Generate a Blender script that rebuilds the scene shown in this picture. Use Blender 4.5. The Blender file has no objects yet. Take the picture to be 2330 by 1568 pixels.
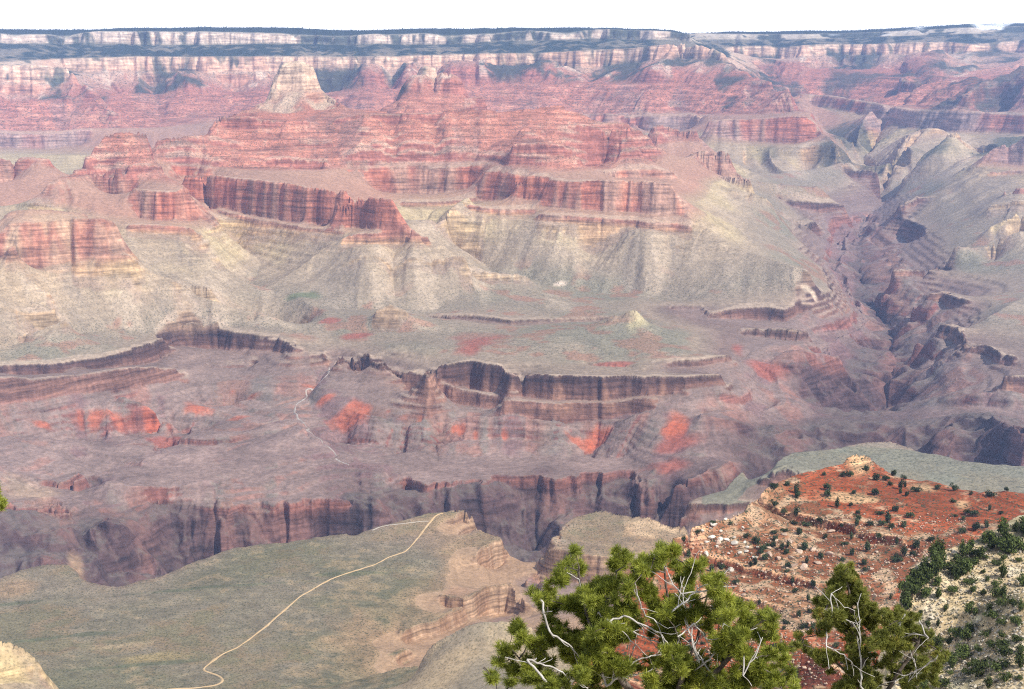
import bpy, math, random
import numpy as np

# ------------------------------------------------------------------ camera, sky, sun, exposure
C = bpy.context.scene.collection
sc = bpy.context.scene
CAMZ = 2164.0                 # metres above the sea, the viewpoint on the canyon's south rim
FPX, CXP, CYP = 3405.0, 1165.0, 784.0      # lens in pixels of a 2330 x 1568 view
PITCH = math.atan((CYP - 133.0) / FPX)
SP, CP = math.sin(PITCH), math.cos(PITCH)

cam = bpy.data.cameras.new('camera')
cam.sensor_width = 36.0
cam.lens = 36.0 * FPX / 2330.0
cam.clip_start = 0.5
cam.clip_end = 90000.0
camo = bpy.data.objects.new('camera', cam)
C.objects.link(camo)
camo.location = (0, 0, CAMZ)
camo.rotation_euler = (math.pi / 2 - PITCH, 0, 0)
sc.camera = camo

SUN_ELEV, SUN_AZ = math.radians(46), math.radians(128)   # azimuth clockwise from north (+Y): sun at the right, a little behind
sd = bpy.data.lights.new('sun', 'SUN')
sd.energy = 4.8
sd.angle = math.radians(0.6)
sd.color = (1.0, 0.95, 0.87)
so = bpy.data.objects.new('sun', sd)
C.objects.link(so)
so.rotation_euler = (math.pi / 2 - SUN_ELEV, 0, math.pi - SUN_AZ)

w = bpy.data.worlds.new('World')
sc.world = w
w.use_nodes = True
wn, wl = w.node_tree.nodes, w.node_tree.links
wn.clear()
wout = wn.new('ShaderNodeOutputWorld')
wbg = wn.new('ShaderNodeBackground')
wbg.inputs['Strength'].default_value = 0.1
sky = wn.new('ShaderNodeTexSky')
sky.sky_type = 'NISHITA'
sky.sun_disc = False
sky.sun_elevation = SUN_ELEV
sky.sun_rotation = SUN_AZ
sky.altitude = 2100
sky.dust_density = 2.0
tc = wn.new('ShaderNodeTexCoord')
cn = wn.new('ShaderNodeTexNoise')          # thin bright cloud veil over the blue
cn.inputs['Scale'].default_value = 2.2
cn.inputs['Detail'].default_value = 5
cmap = wn.new('ShaderNodeMapping')
cmap.inputs['Scale'].default_value = (1, 1, 3)
cr = wn.new('ShaderNodeMapRange')
cr.inputs['From Min'].default_value = 0.30
cr.inputs['From Max'].default_value = 0.62
cr.inputs['To Min'].default_value = 0.0
cr.inputs['To Max'].default_value = 0.25
sep = wn.new('ShaderNodeSeparateXYZ')
low = wn.new('ShaderNodeMapRange')          # the veil thickens to solid white towards the horizon
low.inputs['From Min'].default_value = 0.05
low.inputs['From Max'].default_value = 0.17
low.inputs['To Min'].default_value = 1.0
low.inputs['To Max'].default_value = 0.0
mx = wn.new('ShaderNodeMath'); mx.operation = 'MAXIMUM'
cmix = wn.new('ShaderNodeMixRGB')
cmix.inputs['Color2'].default_value = (16.5, 16.5, 16.6, 1)
wl.new(tc.outputs['Generated'], cmap.inputs['Vector'])
wl.new(cmap.outputs['Vector'], cn.inputs['Vector'])
wl.new(cn.outputs['Fac'], cr.inputs['Value'])
wl.new(tc.outputs['Generated'], sep.inputs['Vector'])
wl.new(sep.outputs['Z'], low.inputs['Value'])
wl.new(cr.outputs['Result'], mx.inputs[0])
wl.new(low.outputs['Result'], mx.inputs[1])
wl.new(mx.outputs['Value'], cmix.inputs['Fac'])
wl.new(sky.outputs['Color'], cmix.inputs['Color1'])
wl.new(cmix.outputs['Color'], wbg.inputs['Color'])
wl.new(wbg.outputs['Background'], wout.inputs['Surface'])

sc.view_settings.view_transform = 'Standard'
sc.view_settings.look = 'None'
sc.view_settings.exposure = 0.15
sc.view_settings.gamma = 1.0
sc.cycles.max_bounces = 4
sc.cycles.diffuse_bounces = 2
sc.cycles.glossy_bounces = 1
sc.cycles.transmission_bounces = 2
sc.cycles.volume_bounces = 0
sc.cycles.use_denoising = False
sc.cycles.filter_width = 1.1
# ------------------------------------------------------------------ terrain: numeric helpers
F32 = np.float32

def ray(px, py):
    """azimuth (rad) and slope (rise over horizontal run) of the sight line to a point of the view"""
    X = (px - CXP) / FPX
    Y = (CYP - py) / FPX
    dy = CP + Y * SP
    dz = -SP + Y * CP
    return math.atan2(X, dy), dz / math.hypot(X, dy)

def vnoise(x, y, seed):
    x = x.astype(F32) + F32(seed * 17.31 + 4096.5)
    y = y.astype(F32) + F32(seed * 9.77 + 4096.5)
    xi = np.floor(x); yi = np.floor(y)
    fx = x - xi; fy = y - yi
    fx = fx * fx * (3 - 2 * fx); fy = fy * fy * (3 - 2 * fy)
    xi = xi.astype(np.int64).astype(np.uint32); yi = yi.astype(np.int64).astype(np.uint32)
    def h(a, b):
        v = a * np.uint32(374761393) + b * np.uint32(668265263) + np.uint32(seed * 144665 + 1013)
        v = (v ^ (v >> np.uint32(13))) * np.uint32(1274126177)
        v = v ^ (v >> np.uint32(16))
        return (v & np.uint32(0xFFFFFF)).astype(F32) * F32(2.0 / 16777215.0) - F32(1)
    o = np.uint32(1)
    a = h(xi, yi); b = h(xi + o, yi); c = h(xi, yi + o); d = h(xi + o, yi + o)
    return a + (b - a) * fx + (c - a) * fy + (a - b - c + d) * fx * fy

def fbm(x, y, lam, seed, octaves=4, gain=0.5):
    t = 0; a = 1.0; n = 0
    for i in range(octaves):
        ca, sa = math.cos(0.7 + i * 1.3), math.sin(0.7 + i * 1.3)
        t = t + a * vnoise((x * ca - y * sa) / lam, (x * sa + y * ca) / lam, seed + i * 7)
        n += a; a *= gain; lam *= 0.47
    return t / n

def sstep(a, b, x):
    t = np.clip((x - a) / (b - a), 0, 1)
    return t * t * (3 - 2 * t)

def bil(A, fi, fj):
    """bilinear lookup at fractional row fi, column fj"""
    n, m = A.shape
    fi = np.clip(fi, 0, n - 1.001); fj = np.clip(fj, 0, m - 1.001)
    i = fi.astype(np.int32); j = fj.astype(np.int32)
    u = (fi - i).astype(F32); v = (fj - j).astype(F32)
    k = i * m + j
    Af = A.ravel()
    a = Af[k]; b = Af[k + 1]; c = Af[k + m]; d = Af[k + m + 1]
    return (a * (1 - v) + b * v) * (1 - u) + (c * (1 - v) + d * v) * u

def blur(A, k, axis):
    """box blur, three passes"""
    for _ in range(2):
        P = np.concatenate([np.repeat(np.take(A, [0], axis), k, axis), A, np.repeat(np.take(A, [-1], axis), k, axis)], axis)
        S = np.cumsum(P, axis, dtype=np.float64)
        n = A.shape[axis]
        z = np.zeros_like(np.take(S, [0], axis))
        S = np.concatenate([z, S], axis)
        A = ((np.take(S, np.arange(2 * k + 1, 2 * k + 1 + n), axis) - np.take(S, np.arange(0, n), axis)) / (2 * k + 1)).astype(F32)
    return A

# ------------------------------------------------------------------ terrain: survey lines
# Every line is a break of slope of the canyon (a rim, a cliff's foot, a stream bed): its bearings, either its elevation h (the strata
# lie flat) or its range R, and its place q in the column of strata:
# 0 gorge schist, 1-2 red shale slopes, 2-3 lower sandstone cliff, 3-4 green plateau, 4-5 grey-yellow slopes, 5-6 red wall, 6-7 red ledges,
# 7-8 red upper slope with scrub, 8-9 cream cliff, 9-10 wooded slope, 10-11 pale rim cliff, 11-12 forest.
FR = {'W': (0, 0, 1.0), 'A': (0, 0, 2.926), 'B': (768, 0, 2.926), 'C': (1533.4, 0, 2.926), 'D': (0, 512, 2.926), 'E': (768, 512, 2.926),
      'F': (1533.4, 512, 2.926), 'G': (0, 1033.5, 2.926), 'H': (768, 1033.5, 2.926), 'I': (1533.4, 967, 2.608), 'J': (1533.4, 227.5, 2.926)}
LINES = []      # arrays of (theta, ln r, z, q)

def full(fr, pts):
    ox, oy, k = FR[fr]
    p = [(ox + x / k, oy + y / k) for x, y in pts]
    if p[0][0] < 6: p = [(p[0][0] - 260, p[0][1])] + p
    if p[-1][0] > 2322: p = p + [(p[-1][0] + 260, p[-1][1])]
    return p

def spread(v, n, n0):
    """a scalar, a short list spread evenly, or one value per given vertex"""
    if not hasattr(v, '__len__'): return [float(v)] * n
    return list(np.interp(np.linspace(0, 1, n), np.linspace(0, 1, len(v)), v))

def L(fr, pts, q, h=None, R=None, drop=(), dz=0):
    p = full(fr, pts)
    n = len(p)
    Rs = spread(R, n, len(pts)) if R is not None else None
    hs = spread(h, n, len(pts)) if h is not None else None
    qs = spread(q, n, len(pts))
    out = []
    for i, (x, y) in enumerate(p):
        th, s = ray(x, y)
        if Rs: r = Rs[i]; z = CAMZ + s * r
        else: z = hs[i]; r = (z - CAMZ) / s
        out.append((th, math.log(r), z, qs[i]))
    a = np.array(out)
    LINES.append(a)
    for d in drop:
        b = a.copy()
        b[:, 1] = np.log(np.exp(b[:, 1]) + d[0]); b[:, 2] += d[1]
        if len(d) > 2: b[:, 3] = d[2]
        LINES.append(b)
    return a

def cliff(fr, top, base, q1, q0, h=None, R=None, dR=40, drop=()):
    a = L(fr, top, q1, h, R, drop)
    o = np.argsort(a[:, 0])
    out = []
    for (x, y) in full(fr, base):
        th, s = ray(x, y)
        r = math.exp(np.interp(th, a[o, 0], a[o, 1])) - dR * 0.5
        out.append((th, math.log(r), CAMZ + s * r, q0))
    LINES.append(np.array(out))

def P3(pts, q):
    LINES.append(np.array([(ray(x, 700)[0], math.log(r), z, q) for x, r, z in pts]))

# --- north rim, left block
L('A', [(0,192),(400,200),(650,197),(800,187),(1000,186),(1500,183),(1900,182),(2100,190),(2330,200)], 11.6, R=15600)
L('B', [(0,200),(230,208),(330,197),(500,190),(900,187),(1300,186),(1900,183),(2100,190),(2330,203)], 11.6, R=15600)
P3([(-300,19400,2440),(700,19400,2440),(1300,19400,2440),(1500,19400,2430)], 11.6)
cliff('A', [(0,222),(110,250),(150,232),(370,232),(420,270),(530,225),(620,210),(1000,212),(1500,220),(1850,225),(1950,240),(2100,245),(2330,255)],
      [(0,285),(110,300),(150,290),(370,290),(420,300),(530,285),(620,290),(1000,300),(1500,300),(1850,290),(2330,300)], 10.9, 10.1, R=15250, dR=90)
cliff('B', [(0,240),(250,225),(330,240),(600,225),(740,260),(850,235),(1100,235),(1280,205),(1450,225),(1550,240),(1700,195),(2000,200),(2330,215)],
      [(0,300),(250,290),(450,300),(700,300),(1000,280),(1280,275),(1500,270),(1700,260),(2000,262),(2330,265)], 10.9, 10.1, R=15250, dR=90)
cliff('A', [(430,392),(820,382),(1160,380),(1300,380),(2330,378)], [(430,480),(820,470),(1160,480),(2330,475)], 8.95, 8.05, R=14550, dR=110)
cliff('B', [(0,377),(560,372),(900,362),(1300,358),(1650,340),(1900,325),(2150,300),(2330,285)],
      [(0,482),(600,452),(1000,452),(1300,460),(1700,450),(2000,420),(2330,392)], 8.95, 8.05, R=[14550,14550,14200], dR=110)
cliff('C', [(0,275),(100,285),(200,310),(280,330),(325,360)], [(0,392),(100,395),(200,400),(325,402)], 8.95, 8.05, R=[14150,13800], dR=90)
cliff('A', [(0,435),(200,430),(450,430)], [(0,550),(250,550),(500,555)], 8.95, 8.05, R=13300, dR=100)
L('A', [(0,690),(250,690),(500,670),(700,690)], 7.0, R=12900)
L('A', [(450,440),(520,520),(640,640),(760,740)], [8.5,7.6,7.1,6.9], R=[13250,13150,12900,12500], drop=((350,-170,7.5),))
L('A', [(760,640),(1100,640),(1500,630),(1850,620)], 7.0, R=13900)
L('B', [(650,580),(950,580),(1300,570),(1800,570),(2330,560)], 7.0, R=[13900,13800,13300])
cliff('A', [(0,890),(300,900),(600,860)], [(0,985),(300,995),(560,965)], 6.0, 5.1, R=12300, dR=60)
L('A', [(0,1040),(200,1030),(310,1040)], 6.1, R=7800, drop=((300,-150,5.6),(900,-300,4.8)))
L('A', [(780,850),(1150,800),(1330,740)], 6.1, R=[13100,13250,13300])
L('B', [(1000,700),(1100,690),(1550,700)], 6.5, R=13350)
L('B', [(1600,730),(1900,760),(2000,800)], 6.3, R=[13200,12900,12700])
L('C', [(0,740),(200,770),(500,770),(870,745)], 6.05, R=[12900,12500,12200,11850])
cliff('C', [(230,800),(400,790),(600,785),(870,770),(950,850)], [(250,900),(390,930),(700,960),(960,965)], 5.9, 5.1, R=11400, dR=200)
L('C', [(340,420),(480,470),(640,530),(760,630),(860,700),(980,860),(1100,960)], [8,7.4,7,6.6,6.2,5.7,5], R=[13700,13300,12900,12300,11850,11350,10900], drop=((600,-160),))
# --- north rim, right block
L('C', [(330,214),(600,215),(1000,205),(1400,192),(1800,175),(2000,160),(2330,147)], 11.5, R=17600)
P3([(1650,19600,2440),(2000,19600,2500),(2600,19600,2550)], 11.5)
L('C', [(120,222),(330,232),(700,240)], 10.8, R=17300)
cliff('C', [(330,320),(430,305),(610,305),(700,320),(950,295),(1400,293),(1600,285),(1820,275),(2000,300),(2330,262)],
      [(400,390),(600,380),(700,400),(1000,365),(1430,365),(1580,365),(1800,360),(2000,345),(2330,345)], 8.95, 8.05, R=16800, dR=130)
L('C', [(600,430),(1000,440),(1400,455),(1700,450)], 7.2, R=16000)
cliff('C', [(820,620),(1050,640),(1250,680),(1450,710),(1650,740),(2000,750),(2330,770)],
      [(900,720),(1000,720),(1250,770),(1500,830),(1700,870),(2100,890),(2330,900)], 6.0, 5.0, R=[14500,14000,13500,13000,12500,12200,12000], dR=250)
L('C', [(2330,450),(2100,520),(1950,620)], [7.3,7,6.6], R=[13500,13000,12600])
L('C', [(1850,420),(1780,520),(1770,620)], [8,7.6,7.2], R=[16200,15300,14300])
L('C', [(1580,480),(1500,580),(1440,660)], [7,6.8,6.3], R=[15300,14300,13400])
L('C', [(640,480),(760,580),(870,740)], [7.5,7,6], R=[15800,15200,14600])
L('J', [(900,90),(1050,230),(1200,310),(1330,400),(1380,480),(1480,560),(1340,650),(1400,690),(1280,800),(1200,950),(1270,1100)],
  [6,5,4.7,4.4,4.1,3.7,3.0,2.4,1.6,1.2,1.0], R=[13800,13100,12500,12100,11800,11400,11000,10700,10000,9200,8300])
L('J', [(1330,60),(1220,200),(1170,290)], [5.6,4.9,4.6], R=[13200,12600,12250])
L('J', [(1480,120),(1350,260),(1290,350)], [5.5,4.8,4.4], R=[13500,12900,12150])
L('J', [(1650,180),(1480,330),(1400,400)], [5.1,4.7,4.4], R=[12000,11600,11300])
L('J', [(1750,220),(1560,380),(1440,470)], [5,4.6,4.2], R=[12200,11750,11200])
L('J', [(1900,250),(1700,400),(1520,520)], [5,4.6,4.2], R=[11100,10850,10700])
L('J', [(560,540),(940,560),(1040,640)], 4, R=[9300,9500,9700])
cliff('J', [(690,635),(900,630),(1040,640)], [(690,650),(900,655),(1040,665)], 3.1, 2.8, R=[9400,9500,9700], dR=15)
cliff('J', [(1150,505),(1260,460),(1350,460)], [(1150,535),(1260,520),(1360,510)], 3.0, 2.1, R=10900, dR=40)
cliff('J', [(690,670),(950,690),(1120,690)], [(760,710),(960,745),(1130,725)], 3.0, 2.1, R=[9250,9300,9500], dR=40)
cliff('J', [(690,830),(850,830),(940,800)], [(700,930),(900,970),(985,900)], 3.0, 2.1, h=1230, dR=70)
cliff('J', [(0,395),(110,380),(125,345),(250,335),(370,335)], [(160,600),(230,550),(330,500),(450,490)], 5.95, 5.3, h=1650, dR=180)
cliff('J', [(230,510),(520,505)], [(230,555),(520,540)], 5.3, 4.95, R=8250, dR=30)
cliff('J', [(380,580),(660,630)], [(380,610),(660,650)], 4.5, 4.35, R=[7700,7900], dR=15)
cliff('J', [(2060,370),(2150,270),(2240,290),(2330,230)], [(2030,430),(2150,430),(2330,440)], 5.9, 5.2, R=9700, dR=200)
cliff('J', [(2070,470),(2330,470)], [(2050,510),(2300,500)], 5.2, 4.95, R=9300, dR=30)
cliff('J', [(2240,580),(2330,585)], [(2230,635),(2330,635)], 5.4, 4.95, R=8600, dR=30)
cliff('J', [(2100,700),(2330,690)], [(2090,740),(2330,735)], 4.6, 4.35, R=8300, dR=25)
L('J', [(1500,610),(1600,590),(1720,570)], 3.7, h=1260)
cliff('J', [(1540,680),(1640,640),(1700,650)], [(1530,720),(1620,700),(1690,670)], 3.0, 2.2, R=[9200,9300,9300], dR=30)
cliff('J', [(1510,790),(1570,800),(1640,830),(1700,880)], [(1530,900),(1560,960),(1690,930)], 3.0, 2.1, h=1230, dR=60)
L('J', [(2100,850),(2330,780)], 4.6, R=[7800,8000])
L('J', [(1900,960),(2330,900)], 4.2, R=[7300,7500])
# --- right plateau above the gorge
cliff('F', [(1470,285),(1640,285),(1740,290),(1880,210),(2000,240)], [(1480,340),(1650,345),(1760,400),(1840,390),(2000,300)], 3.0, 2.0, h=1210, dR=50)
cliff('F', [(1660,440),(1780,435),(1900,480),(1960,490)], [(1670,500),(1780,520),(1850,560),(1950,530)], 3.0, 2.0, h=1205, dR=50)
cliff('F', [(1770,650),(1900,670),(1940,780),(2090,790),(2180,860),(2260,870)], [(1780,720),(1880,790),(1950,850),(2080,880),(2150,930),(2240,950)], 3.0, 2.0, h=1200, dR=50)
cliff('F', [(2180,1000),(2330,1005)], [(2130,1100),(2330,1125)], 3.0, 2.0, h=1200, dR=50)
L('F', [(2100,600),(2330,480)], 3.8, h=[1220,1235])
L('F', [(2100,250),(2330,100)], 4.0, h=[1240,1270])
L('F', [(2330,1400),(2100,1330),(1900,1350)], [0.7,0.7,0.6], R=[4200,4330,4500])
L('F', [(1230,260),(1290,420),(1380,680),(1420,800),(1480,1000),(1420,1200),(1240,1400),(1080,1470)], [1.0,.8,0.5,.4,.3,.2,.2,.2], R=[8250,7600,6900,6500,5900,5450,5100,4950])
# --- left plateau above the gorge
cliff('F', [(690,90),(850,110),(920,170)], [(690,140),(850,160),(950,190)], 3.0, 2.0, h=1215, dR=40)
cliff('F', [(0,530),(210,530),(240,575),(440,550),(560,545),(740,555),(820,520),(920,525)], [(0,560),(210,560),(240,620),(440,630),(560,640),(740,645),(820,590),(930,580)], 3.0, 2.0, h=1205, dR=40)
L('F', [(960,250),(1010,390),(1020,440)], 3.2, h=1205)
cliff('F', [(480,680),(650,680),(800,680),(880,690)], [(480,740),(650,760),(800,765),(890,755)], 3.0, 2.0, h=1195, dR=40)
L('F', [(700,830),(850,800),(1090,830)], 1.6, R=[5150,5150,5300])
L('F', [(720,960),(1000,940)], 0.9, R=[5060,5100])
cliff('F', [(0,900),(200,890),(360,855)], [(0,945),(200,940),(370,905)], 3.0, 2.1, h=1205, dR=25)
cliff('F', [(0,1003),(200,990),(330,985)], [(0,1100),(200,1080),(330,1065)], 3.0, 2.0, h=1200, dR=45)
L('F', [(200,1250),(480,1340),(640,1480),(900,1500)], [1.4,1,0.8,0.6], R=[4380,4400,4420,4500])
# --- front left pyramid
L('A', [(40,1425),(100,1392),(330,1395),(600,1410)], 5.98, R=5620, drop=((350,-200,5.0),))
cliff('W', [(0,530),(60,508),(150,500),(230,494),(255,500),(266,520)], [(0,600),(60,622),(110,605),(180,592),(292,580)], 5.95, 5.05, R=5530, dR=130)
L('D', [(780,20),(850,190),(1000,300),(1160,370),(1330,470),(1700,570),(2000,700)], [5.3,5,4.8,4.6,4.4,4.0,3.5], R=[5540,5490,5480,5475,5470,5430,5300], drop=((220,-110,4.2),))
L('D', [(0,420),(320,440)], 4.9, R=5250)
L('D', [(120,-30),(95,80),(60,150)], [5.9,5.4,5.05], R=[5545,5470,5410])
L('A', [(60,1500),(120,1430),(180,1470)], [5.95,5.98,5.95], R=[5520,5600,5530])
cliff('D', [(0,540),(360,520)], [(0,570),(360,555)], 4.6, 4.45, R=5150, dR=14)
cliff('D', [(170,670),(440,610)], [(170,690),(450,640)], 4.4, 4.3, R=5060, dR=10)
L('D', [(0,820),(300,760),(800,690),(1200,640),(1700,650)], 3.7, R=[4860,5000,5200,5350,5400])
cliff('D', [(0,930),(340,915),(480,900),(700,875),(1000,785),(1080,745)], [(0,1000),(340,1010),(480,950),(700,950),(1000,920),(1090,880)], 3.0, 2.4, h=1222, dR=25)
cliff('D', [(0,1010),(340,1020),(700,960),(1000,930),(1180,950)], [(0,1185),(300,1150),(600,1115),(1000,1055),(1200,1030),(1250,1060)], 2.3, 1.95, R=[4545,4560,4680,4860,4980], dR=40)
cliff('D', [(1090,735),(1230,700),(1450,695),(1600,720),(1850,740),(1960,800)], [(1100,820),(1230,810),(1450,825),(1600,830),(1880,850),(1970,845)], 3.0, 2.2, h=1212, dR=45)
cliff('D', [(1380,930),(1600,920),(1700,940)], [(1380,955),(1600,955),(1700,960)], 2.2, 2.0, R=5130, dR=15)
L('D', [(1970,800),(2080,820),(2200,850)], 3.0, h=1190)
# hidden valley floors behind the front buttes, and the far wall's own red cliff above them
P3([(-300,11600,1390),(200,11500,1380),(600,11300,1390),(880,11400,1420)], 4.6)
P3([(-300,9800,1340),(120,9700,1340),(420,9600,1350),(520,9500,1370)], 4.2)
P3([(1130,11700,1420),(1300,11600,1400),(1560,11500,1400)], 4.6)
P3([(1130,9700,1400),(1300,9500,1380),(1440,9700,1370)], 4.4)
cliff('W', [(1290,262),(1380,258),(1450,264),(1530,262),(1600,270)], [(1290,298),(1380,296),(1450,300),(1600,304)], 6.03, 5.1, R=[12900,12850,12600], dR=160)
L('W', [(1290,325),(1450,326),(1600,325)], 4.6, R=[12300,12200,12000])
cliff('B', [(2080,885),(2180,850),(2250,842),(2330,850)], [(2090,925),(2180,900),(2250,892),(2330,902)], 6.6, 6.35, R=[9500,9650], dR=30, drop=((150,-60,6.2),(500,-330,4.8)))
cliff('C', [(0,850),(140,850)], [(0,900),(150,908)], 6.6, 6.35, R=[9650,9600], dR=30, drop=((150,-60,6.2),(500,-330,4.8)))
cliff('B', [(1780,880),(1950,860),(2010,870)], [(1780,900),(1950,890),(2020,895)], 6.6, 6.45, R=8600, dR=20, drop=((150,-60,6.2),(450,-300,5)))
# --- left butte
L('A', [(700,880),(800,868),(980,870)], 6.9, R=7080, drop=((200,-120,6.3),(450,-300,5.5)))
cliff('A', [(610,1005),(800,1000),(1010,1010)], [(605,1025),(800,1022),(1015,1032)], 6.6, 6.5, R=[6930,6910,6930], dR=10)
cliff('A', [(570,1085),(800,1090),(1060,1095)], [(565,1100),(800,1106),(1065,1110)], 6.35, 6.28, R=[6800,6780,6800], dR=8)
L('A', [(340,1215),(560,1080),(620,960),(700,880)], [6.05,6.3,6.7,6.9], R=[6620,6790,6950,7070], drop=((200,-120,6.1),(450,-300,5.5)))
L('A', [(980,870),(1030,1050),(1120,1160),(1230,1220)], [6.9,6.4,6.15,6.05], R=[7070,6900,6720,6560], drop=((200,-100,6.0),))
cliff('A', [(330,1232),(500,1228),(880,1228)], [(330,1400),(600,1415),(860,1425)], 5.95, 5.2, h=1622, dR=60, drop=())
cliff('A', [(910,1250),(1000,1270),(1160,1285),(1245,1225)], [(930,1462),(1050,1472),(1290,1470)], 5.95, 5.2, R=[6500,6430,6400,6450], dR=80)
cliff('A', [(850,1490),(1100,1500),(1290,1500)], [(850,1545),(1100,1564),(1300,1560)], 5.2, 4.95, R=6190, dR=25)
cliff('D', [(980,185),(1200,195),(1430,180)], [(980,205),(1200,215),(1440,200)], 4.6, 4.45, R=6020, dR=14)
L('A', [(0,1400),(330,1480)], 4.4, R=[6900,6400])
cliff('A', [(0,1100),(200,1085),(310,1060)], [(0,1250),(200,1255),(320,1260)], 5.95, 5.1, h=1650, dR=80)
L('D', [(1450,0),(1600,110),(1740,240),(1650,400)], [4.8,4.4,4.1,3.9], R=[6700,6600,6380,6080])
L('D', [(1650,400),(1950,460),(2150,560),(2230,800)], [3.9,3.7,3.5,3.0], R=[6080,5800,5520,5150])
L('D', [(1100,420),(1400,400)], 4.0, R=5720)
# --- central temple and its long red shoulders
L('A', [(1940,412),(2030,405),(2110,420)], 8.98, R=8290, drop=((240,-170,7.9),))
cliff('A', [(1905,445),(1945,418),(2030,412),(2115,440),(2145,480)], [(1880,605),(1960,612),(2100,605),(2185,600)], 8.9, 8.05, R=[8250,8220,8220,8250], dR=110)
cliff('A', [(1925,415),(2020,408),(2110,425)], [(1925,455),(2020,460),(2115,460)], 9.4, 9.0, R=8255, dR=20)
L('A', [(1880,490),(1845,600),(1690,715),(1560,752)], [8.3,8,7.3,7.05], R=[8260,8190,8060,7980], drop=((250,-120,7.2),))
L('A', [(2148,490),(2195,600),(2330,690)], [8.3,8,7.2], R=[8260,8190,8040], drop=((250,-120,7.2),))
L('A', [(1900,640),(1990,720),(2050,620)], [7.9,7.4,7.9], R=[8110,8000,8110])
L('A', [(1650,755),(1900,765),(2150,745),(2330,715)], 7.05, R=7930)
L('B', [(0,640),(130,710),(330,720)], [7.3,7.05,7.0], R=[8040,7950,7960], drop=((300,-150,7.0),))
# small second temple
L('B', [(600,432),(660,445)], 8.9, R=10100, drop=((200,-120,7.8),))
cliff('B', [(575,500),(590,445),(650,440),(690,500)], [(575,512),(600,515),(650,515),(695,515)], 8.7, 8.05, R=10060, dR=70)
L('B', [(575,515),(500,580),(420,640)], [8,7.5,7.05], R=[10030,9930,9830], drop=((300,-140,7.2),))
L('B', [(695,515),(790,580),(850,640),(980,670)], [8,7.5,7.05,6.8], R=[10030,9930,9830,9780], drop=((300,-140,7.0),))
L('B', [(420,645),(600,640),(850,645)], 7.05, R=9730)
L('B', [(420,690),(900,700)], 6.4, R=[9350,9400], drop=())
# shoulder: topmost ledge and the steep red ledges below it
cliff('A', [(1440,762),(1600,755),(1800,785),(2330,775)], [(1440,800),(1600,830),(1800,820),(2330,810)], 6.95, 6.8, R=[7680,7640,7650], dR=16)
L('A', [(1440,758),(1600,752),(1640,756)], 6.97, R=7760, drop=((200,-120,6.6),(500,-330,5.9)))
cliff('B', [(0,775),(350,745),(640,735),(950,730)], [(0,810),(350,790),(640,790),(950,770)], 6.95, 6.8, R=[7650,7670,7700], dR=16)
L('B', [(380,735),(640,728),(950,725)], 6.97, R=7760, drop=((200,-120,6.6),(500,-330,5.9)))
cliff('B', [(1100,745),(1200,705),(1330,705),(1500,688)], [(1090,765),(1200,770),(1330,765),(1520,740)], 6.98, 6.8, R=[7720,7750,7780], dR=16, drop=((150,-100,6.6),(450,-330,5.9)))
L('B', [(1520,740),(1950,820),(2030,880),(2100,960)], [6.8,6.6,6.4,6.1], R=[7760,7820,7900,8000], drop=((250,-150,6.2),(500,-300,5.5)))
L('A', [(1440,762),(1420,860),(1180,910),(1050,910)], [6.95,6.7,6.6,6.5], R=[7680,7480,7400,7350], drop=((200,-130,6.3),(450,-280,5.7)))
cliff('A', [(1170,905),(1500,915),(1700,935),(2330,905)], [(1170,925),(1500,940),(1700,970),(2330,928)], 6.65, 6.55, R=[7400,7430,7450], dR=10)
cliff('B', [(0,925),(500,890),(1000,880),(1350,870),(1600,830),(1950,815)], [(0,948),(500,908),(1000,898),(1350,902),(1600,852),(1950,842)], 6.65, 6.55, R=[7450,7480,7520,7600], dR=10)
cliff('A', [(1450,1000),(1750,1020),(1950,1010),(2160,1040)], [(1450,1030),(1750,1070),(1950,1075),(2110,1100)], 6.45, 6.3, R=[7260,7230,7200], dR=14)
cliff('B', [(0,1000),(600,965),(1150,945)], [(0,1024),(600,988),(1150,962)], 6.45, 6.36, R=[7300,7350,7380], dR=10)
cliff('B', [(1150,995),(1300,985),(1550,990)], [(1140,1048),(1300,1054),(1580,1042)], 6.5, 6.25, R=[7030,7000,7030], dR=16, drop=((60,-4,6.3),))
cliff('B', [(1220,868),(1280,868),(1355,872)], [(1215,890),(1280,895),(1365,895)], 6.8, 6.7, R=7300, dR=10, drop=())
cliff('B', [(1240,915),(1360,920)], [(1240,938),(1360,948)], 6.6, 6.5, R=7200, dR=10)
cliff('A', [(1240,1150),(1400,1150),(1550,1180),(1960,1210),(2040,1240),(2330,1262)], [(1240,1330),(1450,1365),(1650,1425),(1950,1470),(2330,1530)], 5.95, 5.2, R=[7014,6980,6860,6560,6490,6365], dR=70)
cliff('B', [(0,1262),(110,1292),(340,1322)], [(70,1525),(300,1530),(530,1545)], 5.95, 5.2, R=[6370,6300,6180], dR=80)
L('B', [(340,1322),(430,1440),(540,1550)], [5.9,5.5,5.15], R=[6180,6150,6110], drop=((200,-100,4.9),))
L('A', [(1240,1160),(1290,1300),(1330,1400),(1420,1480)], [5.9,5.4,5.1,4.9], R=[7250,7150,7080,6900])
cliff('A', [(1430,1385),(1700,1450),(1960,1500),(2330,1560)], [(1440,1420),(1700,1485),(1960,1530),(2330,1580)], 5.15, 4.95, R=[6850,6650,6450,6200], dR=22)
cliff('E', [(20,55),(350,62),(600,72)], [(20,128),(350,135),(632,145)], 5.2, 4.95, R=6150, dR=26)
cliff('E', [(0,255),(400,262),(830,250)], [(0,285),(400,290),(845,290)], 4.6, 4.4, R=5980, dR=14)
L('E', [(640,145),(840,255),(1000,345),(1280,370)], [4.9,4.5,4.2,3.9], R=[6130,6120,6110,6120], drop=((150,-50,4.1),))
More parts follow.
